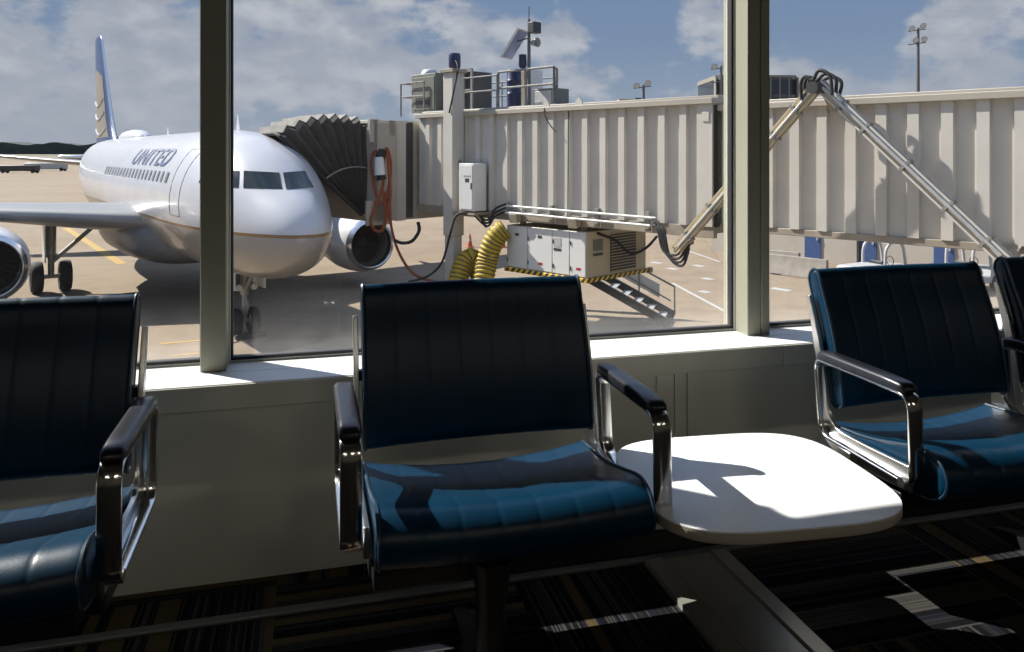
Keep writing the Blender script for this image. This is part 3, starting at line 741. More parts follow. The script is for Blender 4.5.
# nose gear
ng = MB(); ng.tube([(5.0, 0, 2.1), (5.05, 0, 1.15)], .12, 12); ng.tube([(5.05, 0, 1.2), (5.07, 0, .38)], .075, 12)
g = ng.build('nose_gear', 'strutgrey', plane, smooth=50)
MB().tube([(4.95, 0, 1.25), (4.1, 0, 2.0)], .06, 8).build('drag_brace', 'strutgrey', g)
MB().tube([(4.93, 0, 1.15), (4.68, 0, .85), (4.96, 0, .55)], .04, 8).build('torque_link', 'strutgrey', g)
for s in (-1, 1):
    MB().lathe([(.005, -.06), (.09, -.05), (.11, .05), (.02, .10)], 14, 'X', (4.86, s * .22, 1.38)).build('taxi_light', 'lampface', g, smooth=50)
    MB().bb(4.5, 5.6, s * .42 - .02, s * .42 + .02, 1.35, 1.85).build('gear_door', 'planewhite', g, bevel=.01)
MB().tube([(5.07, -.28, .385), (5.07, .28, .385)], .06, 10).build('axle', 'strutgrey', g)
for q in (-.25, .25):
    wl = MB().lathe([(.20, -.10), (.30, -.13), (.36, -.11), (.385, 0), (.36, .11), (.30, .13), (.20, .10)], 28, 'Y', (5.07, q, .385)).build('wheel', 'tyre', g, smooth=60)
    MB().lathe([(.02, -.08), (.10, -.09), (.20, -.05), (.20, .05), (.10, .09), (.02, .08)], 16, 'Y', (5.07, q, .385)).build('hub', 'strutgrey', wl, smooth=50)
ch_ = thing('wheel_chock', 'dark wheel chock against the aircraft nose wheels', 'chock', PM @ Vector((4.45, 0, 0)), AX)
MB().rings([[(-.10, y, 0), (.12, y, 0), (.08, y, .14), (-.02, y, .14)] for y in (-.42, .42)]).build('chock_block', 'tyre', ch_, bevel=.02)
MB().tube([(-.02, .2, .14), (-.1, .26, .15), (-.2, .36, .02), (-.35, .6, .015)], .012, 6).build('rope', 'dark', ch_)

# ================================================================== BOARDING BRIDGE (local x along the tunnel to the aircraft, +y to the viewer's side)
PH = math.atan((512 + 250) / F); SP, CP = math.sin(PH), math.cos(PH); BLAT, BDEP = 4.6, 15.75
BR_ = far(BLAT, BDEP); BANG = R(90) + PH - YAW
bridge = thing('boarding_bridge', 'cream corrugated passenger boarding bridge reaching to the aircraft', 'jet bridge', BR_, BANG)
BMX = Matrix.Translation(BR_) @ Matrix.Rotation(BANG, 4, 'Z'); BMI = BMX.inverted()
def bl(lat, dep): p = BMI @ far(lat, dep); return (p.x, p.y)
def s_px(x, y=0.):
    k = (x - CX) / F
    return (BLAT - SP * 0 - CP * y - k * (BDEP - SP * y)) / (SP + k * CP)
def t_of(s, y=0.): return BDEP + CP * s - SP * y
def z_px(py, t): return 5.22 - (py - HY) / F * t
ZB, ZT = 3.66, 6.22
W = 3.0
def tunnel(s0, s1, centers, rw_, ynear, zb, zt, name, roofname, endribs=(), bh=.24):
    ribs = sorted([(c - rw_ / 2, c + rw_ / 2) for c in centers if s0 + .02 < c - rw_ / 2 and c + rw_ / 2 < s1 - .02] + list(endribs))
    prof = []; yb = ynear - .10
    prof.append((s0, yb))
    for a, b in ribs: prof += [(a, yb), (a + .015, ynear), (b - .015, ynear), (b, yb)]
    prof.append((s1, yb)); prof += [(s1, ynear - W), (s0, ynear - W)]
    clean = [prof[0]]
    for p in prof[1:]:
        if abs(p[0] - clean[-1][0]) + abs(p[1] - clean[-1][1]) > 1e-4: clean.append(p)
    o = MB().prism(clean, zb, zt).build(name, 'bridge', bridge, smooth=0)
    r = MB(); r.bb(s0 - .02, s1 + .02, ynear - W - .05, ynear + .075, zt, zt + .13); r.bb(s0, s1, ynear - W + .2, ynear - .2, zt + .13, zt + .2)
    r.build('roof', 'cabbeige', o, bevel=.015)
    b = MB(); b.bb(s0, s1, ynear - .16, ynear - .03, zb - bh, zb); b.bb(s0, s1, ynear - W, ynear - W + .16, zb - bh, zb); b.bb(s0, s1, ynear - W + .16, ynear - .16, zb - bh * .6, zb)
    b.build('floor_beam', 'bridge2', o, bevel=.01)
    return o
out_t = tunnel(.61, 10.68, [2.45 + .55 * k for k in range(-2, 15)], .20, 0, ZB, ZT, 'outer_tunnel', 'roof', [(.62, 1.02)])
in_t = tunnel(-9.5, 1.2, [-1.59 - .54 * k for k in range(-3, 15)], .22, -.20, ZB + .06, ZT - .14, 'inner_tunnel', 'roof', (), .13)
MB().bb(.585, .61, -W + .1, -.03, ZB, ZT - .02).build('rubber_seal', 'rubber', out_t)
MB().bb(.70, .86, .0, .018, ZT - .36, ZT - .16).build('cover_plate', 'bridge', out_t, bevel=.004)
# lifting lugs on the roof edge
for px in (546, 579):
    s = s_px(px); MB().rings([[(s - .12, y, ZT + .12), (s + .12, y, ZT + .12), (s + .10, y, ZT + .22), (s + .0, y, ZT + .34), (s - .10, y, ZT + .22)] for y in (-.03, .01)]).build('lifting_lug', 'bridge', out_t)
s = s_px(546); MB().tube(smooth_path([(s, .06, ZT + .12), (s - .08, .12, ZT - .1), (s - .25, .10, ZT - .35), (s - .42, .09, ZT - .5)]), .014, 6).build('cable', 'rubber', out_t)
s = s_px(569); MB().tube([(s, .02, ZT), (s + .02, .02, ZB)], .014, 6).build('conduit', 'dark', out_t)
# cab
N1 = bl(-3.98, 22.5); N2 = bl(-3.17, 23.3); F1 = bl(-.94, 25.7); F2 = bl(-6.17, 24.8)
def ccw(p):
    a = sum(p[i][0] * p[(i + 1) % len(p)][1] - p[(i + 1) % len(p)][0] * p[i][1] for i in range(len(p))); return p if a > 0 else p[::-1]
CZB, CZT = 3.20, 6.05
cab = MB().prism(ccw([N1, N2, F1, F2]), CZB, CZT).build('cab', 'cabbeige', bridge, smooth=0)
Ln = lambda p, q, t: (p[0] + (q[0] - p[0]) * t, p[1] + (q[1] - p[1]) * t)
nd = Vector((N2[0] - N1[0], N2[1] - N1[1])).normalized(); nn_ = Vector((-nd.y, nd.x));
if nn_.y < 0: nn_ = -nn_
def near_strip(t0, t1, z0, z1, th, name, mat):
    a, b = Ln(N1, N2, t0), Ln(N1, N2, t1)
    return MB().prism(ccw([a, b, (b[0] + nn_.x * th, b[1] + nn_.y * th), (a[0] + nn_.x * th, a[1] + nn_.y * th)]), z0, z1).build(name, mat, cab, smooth=0, bevel=.008)
near_strip(.70, 1.0, CZB - .02, CZT + .02, .10, 'corner_panel', 'bridge')
near_strip(.0, .10, CZB + .7, CZT + .1, .06, 'front_post', 'cabbeige')
near_strip(-.22, .55, CZB - .1, CZB + .62, .08, 'floor_fascia', 'cabbeige')
near_strip(1.0, 1.24, CZB + .05, CZT + .06, .03, 'shutter_curtain', 'dark')
near_strip(-.12, .16, CZT - .55, CZT + .12, .12, 'canopy_bracket', 'cabbeige')
near_strip(.46, .66, CZT - .35, CZT + .1, .02, 'header_panel', 'cabbeige')
MB().prism(ccw([Ln(N1, N2, -.05), Ln(N1, N2, 1.05), F1, F2]), CZT, CZT + .1).build('cab_roof', 'bridge', cab, smooth=0, bevel=.01)
# canopy: pram-hood bellows from the cab to the fuselage, built in the aircraft's own axes
def pl2bl(v): return BMI @ (PM @ Vector(v))
K = 9; aN, aF = 3.35, 6.0
def hoop(k, zig):
    f_ = k / (K - 1); ang = math.atan2(-2.55 + 0, 1) * 0 + R(50) * (1 - f_) + R(-3); Rr = 2.84 + .72 * (1 - f_)
    if zig: Rr -= .17
    y0, z0 = -2.95, 3.30
    inx = .0 if not zig else .17
    st_ = []
    for a, lo_ in ((aN + inx, True), (aF - inx, False)):
        st_.append([(a, y0 + Rr * q * math.sin(ang), z0 + Rr * q * math.cos(ang)) for q in (.04, .3, .6, .85, .97)])
    topn = (aN + inx + .15, y0 + Rr * math.sin(ang), z0 + Rr * math.cos(ang)); topf = (aF - inx - .15, topn[1], topn[2])
    return [pl2bl(p) for p in st_[0] + [topn, topf] + st_[1][::-1]]
hoops = []
for k in range(K):
    hoops.append(hoop(k, False))
    if k < K - 1: hoops.append(hoop(k + .5, True))
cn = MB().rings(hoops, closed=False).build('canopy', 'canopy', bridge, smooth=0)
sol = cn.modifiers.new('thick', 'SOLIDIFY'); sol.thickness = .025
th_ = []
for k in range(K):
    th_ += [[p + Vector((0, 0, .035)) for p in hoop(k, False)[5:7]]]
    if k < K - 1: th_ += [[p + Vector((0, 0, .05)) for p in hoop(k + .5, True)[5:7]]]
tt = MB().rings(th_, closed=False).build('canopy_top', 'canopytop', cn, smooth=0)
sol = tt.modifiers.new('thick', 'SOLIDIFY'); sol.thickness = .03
MB().tube(hoop(0, False), .06, 8, True).build('bumper', 'rubber', cn)
strap = []
for k in range(K):
    h = hoop(k, False); h2 = [Vector(h[1]), Vector(h[2])]; strap.append(h2[0].lerp(h2[1], .55 + .02 * k) + Vector((0, .03, 0)))
MB().tube(strap, .025, 6).build('canopy_strap', 'railgrey', cn)
# lift column in front of the tunnel, standing on the apron
sc_ = s_px(453, .28)
lc = MB(); lc.bb(sc_ - .20, sc_ + .20, .05, .47, 2.9, 7.42); lc.bb(sc_ - .17, sc_ + .19, .10, .42, .35, 2.9)
lc = lc.build('lift_column', 'bridge', bridge, bevel=.012)
MB().bb(sc_ - .28, sc_ + .28, -.01, .53, 7.42, 7.52).build('column_cap', 'bridge2', lc, bevel=.01)
MB().lathe([(.02, 7.98), (.15, 7.97), (.17, 7.9), (.17, 7.60), (.12, 7.52)], 18, 'Z', (sc_ + .0, .22, 0)).build('motor', 'blue', lc, smooth=50)
MB().tube(smooth_path([(sc_ - .12, .30, 7.8), (sc_ - .35, .40, 7.5), (sc_ - .30, .5, 6.9), (sc_ - .1, .5, 6.3)]), .025, 6).build('motor_cable', 'rubber', lc)
MB().bb(sc_ - .6, sc_ + .6, -.9, 1.1, .42, .72).build('wheel_carriage', 'bridge2', lc, bevel=.03)
for y in (-.6, .9):
    MB().lathe([(.2, -.2), (.42, -.2), (.46, -.1), (.46, .1), (.42, .2), (.2, .2)], 24, 'Y', (sc_, y, .46)).build('drive_wheel', 'tyre', lc, smooth=50)
MB().tube([(sc_, -.7, .46), (sc_, 1.0, .46)], .1, 10).build('axle', 'strutgrey', lc)
MB().bb(sc_ - .235, sc_ - .2, .15, .27, 4.7, 5.0).build('junction_box', 'bridge2', lc, bevel=.01)
# electrical cabinet on the near wall
sA, sB = s_px(474, .5), s_px(459.5, .5)
z0_, z1_ = z_px(211, 21.), z_px(163.5, 21.)
ec = MB().bb(sA, sB, .05, .52, z0_, z1_).build('electrical_cabinet', 'unitwhite', bridge, bevel=.012)
MB().bb(sA + .04, sB - .04, .52, .535, z0_ + .05, z1_ - .05).build('cabinet_door', 'unitwhite', ec, bevel=.005)
MB().bb(sA + .05, sA + .08, .535, .56, (z0_ + z1_) / 2 - .05, (z0_ + z1_) / 2 + .12).build('handle', 'dark', ec)
MB().bb(sA + .16, sA + .32, .535, .54, z1_ - .5, z1_ - .40).build('name_plate', 'dark', ec)
for i in range(4): MB().bb(sA + .10 + i * .08, sA + .13 + i * .08, .535, .54, z1_ - .36, z1_ - .32).build('indicator', 'dark', ec)
MB().bb(sA - .02, sB + .3, .0, .5, z0_ - .10, z0_ - .03).build('cabinet_shelf', 'bridge2', ec)
MB().bar((sA + .02, .03, z0_ - .45), (sA + .02, .45, z0_ - .05), .05).build('shelf_brace', 'bridge2', ec)
# twin white conduits low on the near wall
sc0, sc1 = s_px(655, .15), s_px(506, .15)
for zz, dy, e in ((ZB + .13, .12, 0), (ZB - .04, .16, .12)):
    MB().tube([(sc0 + e, dy, zz - .02), (sc1, dy, zz + .02)], .03, 10).build('conduit_pipe', 'unitwhite', out_t, smooth=60)
for q in (.0, .33, .66, 1.): 
    s = sc0 + .25 + (sc1 - sc0 - .3) * q; MB().bb(s - .05, s + .05, .0, .1, ZB - .20, ZB + .24).build('pipe_clamp', 'railgrey', out_t, bevel=.005)
for px in (574, 515):
    s = s_px(px, .1); MB().prism_x([(0, ZB - .24), (.16, ZB - .28), (.2, ZB - .05), (0, ZB + .02)], s - .14, s + .14).build('hanger_bracket', 'bridge2', out_t, bevel=.01)
for i in range(4):
    pts = smooth_path([(sc0 + .06 - .02 * i, .16, ZB + .10 - .14 * (i % 2)), (sc0 - .12 - .05 * i, .22, ZB - .12), (sc0 - .28 - .06 * i, .25, ZB - .55 - .05 * i), (sc0 - .62 - .05 * i, .25, ZB - .62 - .07 * i), (sc0 - .95, .28, ZB - .30 - .05 * i)])
    MB().tube(pts, .028, 6).build('drooping_cable', 'rubber', out_t)
for i in range(3):
    s = sc1 + .1
    MB().tube(smooth_path([(s - .1, .16, ZB + .2 - .1 * i), (s + .25, .22, ZB + .05 - .1 * i), (s + .5, .25, ZB - .25 - .08 * i), (s + .95, .2, ZB - .15 - .05 * i), (s + 1.25, .2, ZB + .02)]), .03, 6).build('drooping_cable', 'rubber', out_t)
# roof platform and guard rails
rz = ZT + .2
def rail(pts, parent, h=.95, r=.026, post=1.1):
    m = MB()
    for f_ in (1., .55):
        m.tube([(p[0], p[1], rz + h * f_) for p in pts], r, 6)
    for p, q in zip(pts[:-1], pts[1:]):
        L = math.hypot(q[0] - p[0], q[1] - p[1]); k = max(1, int(round(L / post)))
        for i in range(k + 1): x, y = Ln(p, q, i / k); m.tube([(x, y, rz - .08), (x, y, rz + h)], r, 6)
    return m.build('guard_rail', 'railgrey', parent, smooth=60)
sE = s_px(557, -.3); sM = s_px(497, -.3); sC = s_px(464, -.3)
sF = s_px(556, -2.3)
rail([(sC, -.3), (sM, -.3)], out_t, .9); rail([(sM, -.35), (s_px(554, -.35), -.35), (s_px(554, -.35) + .4, -.9)], out_t, .98, .034)
rail([(sF, -2.3), (10.5, -2.3)], out_t, .95)
sL0, sL1 = s_px(424, -.4), s_px(401, -.4)
rail([(sL0, -.4), (sL1, -.4), (sL1, -1.6)], out_t, .95)
MB().bb(sE, 10.66, -2.5, -.25, ZT + .19, ZT + .22).build('roof_walkway', 'galv', out_t)
# ---- things standing on the bridge roof
def roof_thing(name, label, cat, px, y): 
    s = s_px(px, y); return thing(name, label, cat, BMX @ Vector((s, y, rz + .02)), BANG), s
t, s = roof_thing('roof_cabinet', 'grey green equipment cabinet on bridge roof behind the lift column', 'cabinet', 437, -1.0)
MB().bb(-.55, .65, -.5, .5, 0, 1.18).build('body', 'greybox', t, bevel=.02)
MB().bb(-.5, .55, .5, .52, .08, 1.08).build('door', 'greybox', t, bevel=.01)
MB().bb(-.3, .4, .52, .53, .15, .45).build('vent', 'dark', t)
MB().lathe([(.02, 1.38), (.2, 1.34), (.26, 1.25), (.27, 1.18)], 16, 'Z', (.25, .1, 0)).build('vent_cap', 'galv', t, smooth=50)
t, s = roof_thing('roof_machine', 'dark open framed hoist unit on the bridge roof right of column', 'machine', 471, -1.2)
MB().bb(-.5, .5, -.4, .4, .02, 1.15).build('body', 'dark', t, bevel=.02)
fr = MB()
for x in (-.55, -.18, .2, .55):
    fr.bar((x, .45, 0), (x, .45, 1.2), .06)
fr.bar((-.55, .45, 1.2), (.55, .45, 1.2), .06); fr.bar((-.55, .45, .6), (.55, .45, .6), .05)
fr.build('frame', 'railgrey', t)
t, s = roof_thing('drum', 'dark blue drum standing on the bridge roof', 'drum', 514, -.85)
MB().lathe([(.01, .0), (.19, 0), (.20, .03), (.20, .38), (.215, .40), (.20, .42), (.20, .74), (.215, .76), (.20, .78), (.20, 1.04), (.19, 1.06), (.01, 1.06)], 24).build('barrel', 'blue', t, smooth=40)
MB().lathe([(.01, 1.09), (.03, 1.09), (.03, 1.06)], 10, 'Z', (.08, 0, 0)).build('bung', 'dark', t)
t, s = roof_thing('control_cabinet', 'beige control cabinet behind the mast on the bridge roof', 'cabinet', 525, -1.5)
MB().bb(-.42, .42, -.3, .3, 0, 1.1).build('body', 'unitwhite', t, bevel=.02)
MB().bb(-.38, .38, .3, .32, .05, 1.05).build('door', 'bridge2', t, bevel=.01)
t, s = roof_thing('junction_cabinet', 'low grey cabinet at right end of the bridge roof platform', 'cabinet', 551, -1.0)
MB().bb(-.38, .38, -.3, .3, 0, .46).build('body', 'greybox', t, bevel=.02)
MB().bb(-.30, .30, .3, .315, .05, .4).build('door', 'galv', t, bevel=.01)
# mast with solar panel
t, s = roof_thing('weather_mast', 'instrument mast with tilted solar panel on the bridge roof', 'mast', 529, -.7)
hm = 2.35
MB().tube([(0, 0, 0), (0, 0, hm)], [.055, .04], 10).build('pole', 'pole', t)
MB().tube([(0, 0, hm), (0, 0, hm + .35)], .012, 6).build('antenna', 'dark', t)
n_ = Matrix.Rotation(-BANG, 3, 'Z') @ Vector((-.62, .52, .58)).normalized(); ax = Vector((0, 0, 1)).cross(n_).normalized(); ay = n_.cross(ax)
pm = Matrix((ax, ay, n_)).transposed().to_4x4(); pm.translation = Vector((.33, .22, 1.70))
sp_ = MB().box((0, 0, 0), (.62, .86, .03)).build('solar_panel', 'panelblue', t, bevel=.004); sp_.matrix_local = pm
fr_ = MB()
for a, b in (((-.32, -.44), (.32, -.44)), ((.32, -.44), (.32, .44)), ((.32, .44), (-.32, .44)), ((-.32, .44), (-.32, -.44))): fr_.bar((*a, 0), (*b, 0), .04, .05)
fr_.build('panel_frame', 'unitwhite', sp_)
MB().bb(-.32, -.10, -.15, .15, 1.95, 2.25).build('sensor_box', 'dark', t, bevel=.02)
MB().lathe([(.02, -.02), (.06, -.08), (.13, -.30)], 14, 'X', (-.02, 0, 1.70)).build('horn', 'galv', t, smooth=50)
MB().lathe([(.02, 1.42), (.10, 1.40), (.11, 1.10), (.07, 1.04)], 14, 'Z', (.14, .1, 0)).build('beacon', 'blue', t, smooth=50)
MB().bar((0, 0, 1.85), (.35, .2, 1.75), .03).build('panel_arm', 'dark', t)

# ---- cable scissor arm beside the tunnels
sa = thing('cable_scissor_arm', 'folded inverted V cable carrier arm beside the boarding bridge', 'cable carrier', BMX @ Vector((0, 0, 0)), BANG)
ya = .36
apx = Vector((s_px(819, ya), ya, z_px(84, t_of(s_px(819, ya), ya))))
lb = Vector((s_px(676, ya), ya, z_px(250, t_of(s_px(676, ya), ya)))); rb = Vector((s_px(1008, ya), ya, z_px(262, t_of(s_px(1008, ya), ya))))
def truss(a, b, name, mat):
    d_ = (b - a).normalized(); n_ = Vector((0, 1, 0)).cross(d_).normalized(); w = .085
    m = MB()
    for q in (-w, w):
        for yy in (-.07, .07): m.bar(a + n_ * q + Vector((0, yy, 0)), b + n_ * q + Vector((0, yy, 0)), .035)
    m.bar(a, b, .14, .04) ; o = m.build(name, mat, sa)
    for q in (.14, .28, .5, .72, .9):
        p = a.lerp(b, q); MB().bar(p - n_ * .125, p + n_ * .125, .19, .05).build('clamp', 'railgrey', o)
    tb_ = MB().tube([a.lerp(b, .03) + n_ * .02 + Vector((0, .1, 0)), a.lerp(b, .97) + n_ * .02 + Vector((0, .08, 0))], .03, 8).build('cable_bundle', 'galv', o, smooth=60)
    return o
truss(apx, lb, 'left_arm', 'unitbeige'); truss(apx, rb, 'right_arm', 'bridge')
for i in range(3):
    y = ya - .16 + .15 * i
    pts = smooth_path([apx + Vector((-.30, y - ya, -.22)), apx + Vector((-.34 + .04 * i, y - ya, .02 + .05 * i)), apx + Vector((-.16 + .05 * i, y - ya, .13 + .05 * i)), apx + Vector((.06, y - ya, .06)), apx + Vector((.20, y - ya, .14)), apx + Vector((.28, y - ya, -.0)), apx + Vector((.26, y - ya, -.28))], 6)
    MB().tube(pts, .034, 8).build('hose', 'rubber', sa, smooth=60)
pv = MB().tube([apx + Vector((0, -.3, -.08)), apx + Vector((0, .3, -.08))], .11, 12).build('pivot', 'dark', sa)
MB().bar(apx + Vector((0, -.2, -.08)), Vector((apx.x, -.25, ZT - .2)), .10).build('mount', 'bridge2', sa)
for q in (lb, rb): MB().bar(q, Vector((q.x, -.22, q.z + .15)), .12).build('mount', 'bridge2', sa)

# ---- conditioned-air unit hung beneath the outer tunnel
u0, u1 = s_px(586), s_px(507); tU = t_of(u0)
uz0, uz1 = z_px(283, tU), ZB - .36
au = thing('air_unit', 'white and beige louvred air conditioning unit hung under the bridge', 'air conditioner', BMX @ Vector((u0, 0, uz0)), BANG)
Lu, Hu, Wu = u1 - u0, uz1 - uz0, 2.40
MB().bb(0, Lu, -Wu, -.012, .08, Hu).build('casing', 'unitbeige', au, bevel=.01)
dv = [0, .16, .31, .66, 1.0]
names = [(0, .19), (.19, .40), (.40, .72), (.72, 1.0)]
for i, (a, b) in enumerate(names):
    p = MB().bb(a * Lu + .012, b * Lu - .012, -.012, .012, .13, Hu - .01).build('access_door', 'unitwhite', au, bevel=.008)
    if i in (1,):
        MB().bb((a + .10) * Lu, (a + .19) * Lu, .012, .02, Hu - .42, Hu - .2).build('vent', 'galv', p); MB().bb((a + .10) * Lu, (a + .19) * Lu, .012, .02, Hu - .52, Hu - .46).build('plate', 'dark', p)
    if i in (2, 3): MB().bb((a + b) / 2 * Lu - .08, (a + b) / 2 * Lu + .06, .012, .018, Hu - .26, Hu - .19).build('plate', 'dark', p)
    if i in (0, 2): MB().bb((a + b) / 2 * Lu - .1, (a + b) / 2 * Lu + .04, .012, .018, .28, .34).build('sticker', 'red', p)
    for zz in (.3, Hu - .3): MB().bb(b * Lu - .05, b * Lu - .025, .012, .03, zz - .05, zz + .05).build('hinge', 'dark', p)
lv = MB().bb(-.02, 0, -1.95, -.92, .16, Hu - .12).build('louvre_back', 'dark', au)
for k in range(13):
    zz = .18 + (Hu - .34) * k / 12; MB().box((-.035, -1.435, zz), (.05, 1.03, .012), 0, R(30)).build('louvre_blade', 'unitbeige', lv)
MB().bb(-.015, 0, -.62, -.26, Hu - .48, Hu - .2).build('side_vent', 'greybox', au)
MB().bb(-.015, 0, -.62, -.26, Hu - .60, Hu - .53).build('side_plate', 'dark', au)
hz = MB(); hz.bb(-.06, Lu + .06, -.08, .05, 0, .10); hz.bb(-.06, .06, -Wu - .12, -.08, 0, .10); hz.build('bumper_rail', 'hazard', au, bevel=.01)
MB().bb(-.09, .02, -Wu - .2, -Wu - .05, -.02, .12).build('corner_bumper', 'bridge2', au, bevel=.02)
for x in (.3, Lu - .3):
    for y in (-.3, -Wu + .3): MB().bar((x, y, Hu), (x, y, Hu + .16), .12).build('hanger', 'bridge2', au)
MB().tube(smooth_path([(-.03, -.4, Hu - .05), (-.18, -.9, Hu - .25), (-.2, -1.5, Hu - .62), (-.15, -2.2, Hu - .55), (-.1, -2.75, Hu - .3)]), .035, 8).build('power_cable', 'rubber', au)

# ---- yellow air duct hoses
def corrugated(pts, r, label, pitch=.11):
    pa = smooth_path(pts, 30); out_ = [pa[0]]; 
    # resample evenly
    dist = [0]
    for a, b in zip(pa[:-1], pa[1:]): dist.append(dist[-1] + (b - a).length)
    L = dist[-1]; nn2 = int(L / (pitch / 6)); res = []; j = 0
    for i in range(nn2 + 1):
        dd = L * i / nn2
        while j < len(dist) - 2 and dist[j + 1] < dd: j += 1
        res.append(pa[j].lerp(pa[j + 1], (dd - dist[j]) / max(1e-6, dist[j + 1] - dist[j])))
    rr = [r * (1 + .07 * math.cos(2 * PI * i / 6)) for i in range(len(res))]
    root = thing('air_duct_hose', label, 'hose', (0, 0, 0), group='yellow air ducts')
    mid = res[len(res) // 2]
    root.location = (res[-1].x, res[-1].y, G)
    off = root.location
    MB().tube([p - off for p in res], rr, 16).build('duct', 'yellow', root, smooth=60)
    rings_ = [i for i in range(3, len(res), 6)]
    m = MB()
    for i in rings_:
        if i + 1 < len(res): 
            tdir = (res[i + 1] - res[i - 1]).normalized(); m.tube([res[i] - tdir * .012 - off, res[i] + tdir * .012 - off], r * .985, 16, False)
    m.build('wire_helix', 'dark', root, smooth=60)
    return root
tH = 20.4
corrugated([at_t(505.5, 229, tH), at_t(499, 234, tH), at_t(492, 245, tH), at_t(487, 262, tH), at_t(483, 285, tH - .2), at_t(478, 320, tH - .3), Vector((*at_t(474, 320, tH - .2).xy, G + .26))], .27, 'yellow corrugated air duct hanging from the bridge, right one')
corrugated([at_t(480, 275, tH + .9), at_t(473, 259, tH + .9), at_t(465, 262, tH + .8), at_t(459, 278, tH + .6), at_t(452, 310, tH + .3), Vector((*at_t(448, 320, tH + .3).xy, G + .26))], .27, 'yellow corrugated air duct arching lower, left one')

# ---- orange ground-power cable on the cab
tO = 22.55
def cab_pt(px, py, dt=0): return at_t(px, py, tO + dt)
oc = thing('power_cable', 'orange ground power cable looped on the cab and trailing down', 'cable', Vector((*cab_pt(398, 230).xy, G)))
loop_pts = [(384, 150), (374, 152), (371, 165), (375, 190), (382, 204), (388, 190), (391, 165), (387, 148), (384, 160), (383, 185), (376, 205), (371, 222), (376, 231), (384, 228), (386, 210), (382, 190), (389, 205), (391, 225), (396, 245), (404, 262), (414, 274), (428, 280), (446, 283)]
pts = smooth_path([cab_pt(x, y, -.12 - .03 * (i % 3) - (max(0, i - 17) * .12)) - oc.location for i, (x, y) in enumerate(loop_pts)], 6)
MB().tube(pts, .04, 8).build('cable', 'orange', oc, smooth=60)
pts = smooth_path([cab_pt(x, y, -.2) - oc.location for x, y in ((387, 150), (389, 170), (390, 195), (387, 215), (383, 228))], 6)
MB().tube(pts, .045, 8).build('cable', 'orange', oc, smooth=60)
pg = MB().tube([cab_pt(379, 157, -.3) - oc.location, cab_pt(380, 175, -.3) - oc.location], [.13, .16], 12).build('plug_head', 'unitwhite', oc, smooth=40)
MB().tube([cab_pt(382, 149, -.25) - oc.location, cab_pt(380, 158, -.25) - oc.location], .13, 12).build('plug_collar', 'rubber', oc)
MB().tube([cab_pt(380.5, 173, -.25) - oc.location, cab_pt(382, 180, -.25) - oc.location], .13, 12).build('plug_nose', 'rubber', oc)
bc = thing('black_cable', 'black cable drooping from the bridge beside the lift column', 'cable', Vector((*at_t(420, 280, 21).xy, G)))
MB().tube(smooth_path([at_t(x, y, 21.0) - bc.location for x, y in ((468, 213), (456, 216), (450, 235), (442, 262), (428, 276), (408, 282))], 6), .032, 8).build('cable', 'rubber', bc, smooth=60)
MB().tube(smooth_path([at_t(x, y, 22.3) - bc.location for x, y in ((418, 222), (419, 231), (412, 241), (402, 243), (394, 240))], 6), .05, 8).build('cable', 'rubber', bc, smooth=60)

# ---- wheeled service stairs on the apron behind the air unit
sb = ground(668, 323); st0 = thing('service_stairs', 'dark metal service stairs with handrails standing behind the air unit', 'stairs', sb, math.atan2((RV * -.95 + DV * .31).y, (RV * -.95 + DV * .31).x))
# local +x runs up the flight (to the viewer's left), +y away/near
def stair_part(y0, y1, wname):
    pass
L_, H_ = 3.0, 1.6
for y in (-.66, .66): MB().bar((-.1, y, .12), (L_, y, H_ + .08), .08, .24).build('stringer', 'dark', st0)
for k in range(8):
    q = (k + .5) / 8; MB().bb(L_ * q - .13, L_ * q + .13, -.64, .64, H_ * q + .1, H_ * q + .13).build('tread', 'galv', st0)
for y in (-.70,):
    m = MB(); m.tube([(-.12, y, .12), (-.12, y, 1.0), (L_, y, H_ + .95)], .03, 8); m.tube([(0, y, .55), (L_, y, H_ + .5)], .025, 8)
    for q in (.33, .66, 1.): m.tube([(L_ * q, y, H_ * q + .1), (L_ * q, y, 1.0 + (H_ - .05) * q)], .025, 8)
    m.build('handrail', 'railgrey', st0, smooth=60)
MB().bb(L_, L_ + .9, -.45, .45, H_ + .06, H_ + .12).build('platform', 'galv', st0)
for x, y in ((L_ + .05, -.42), (L_ + .05, .42), (L_ + .85, -.42), (L_ + .85, .42)): MB().bar((x, y, .15), (x, y, H_ + .08), .07).build('post', 'railgrey', st0)
MB().bar((0, -.42, .14), (L_ + .85, -.42, .14), .07).build('base_rail', 'railgrey', st0); MB().bar((0, .42, .14), (L_ + .85, .42, .14), .07).build('base_rail', 'railgrey', st0)
for x in (.0, L_ + .8):
    for y in (-.5, .5): MB().lathe([(.03, -.05), (.13, -.05), (.14, 0), (.13, .05), (.03, .05)], 16, 'Y', (x, y, .14)).build('wheel', 'tyre', st0, smooth=50)
MB().rings([[(.35, y, .62), (L_ - .1, y, H_ + .30), (L_ - .1, y, H_ + .72), (.35, y, 1.05)] for y in (-.72, -.735)]).build('side_panel', 'unitwhite', st0)

# ---- traffic cones
for (x, y, lab) in ((470, 247, 'orange traffic cone on apron just right of the lift column'), (503, 247.5, 'orange traffic cone beside the yellow hoses under the bridge')):
    t = thing('traffic_cone', lab, 'cone', ground(x, y), group='traffic cones')
    MB().bb(-.19, .19, -.19, .19, 0, .04).build('base', 'cone', t, bevel=.01)
    MB().lathe([(.15, .04), (.03, .74), (.005, .75)], 18).build('cone_body', 'cone', t, smooth=50)
    MB().lathe([(.107, .32), (.079, .48)], 18).build('reflective_band', 'whitepaint', t, smooth=50)

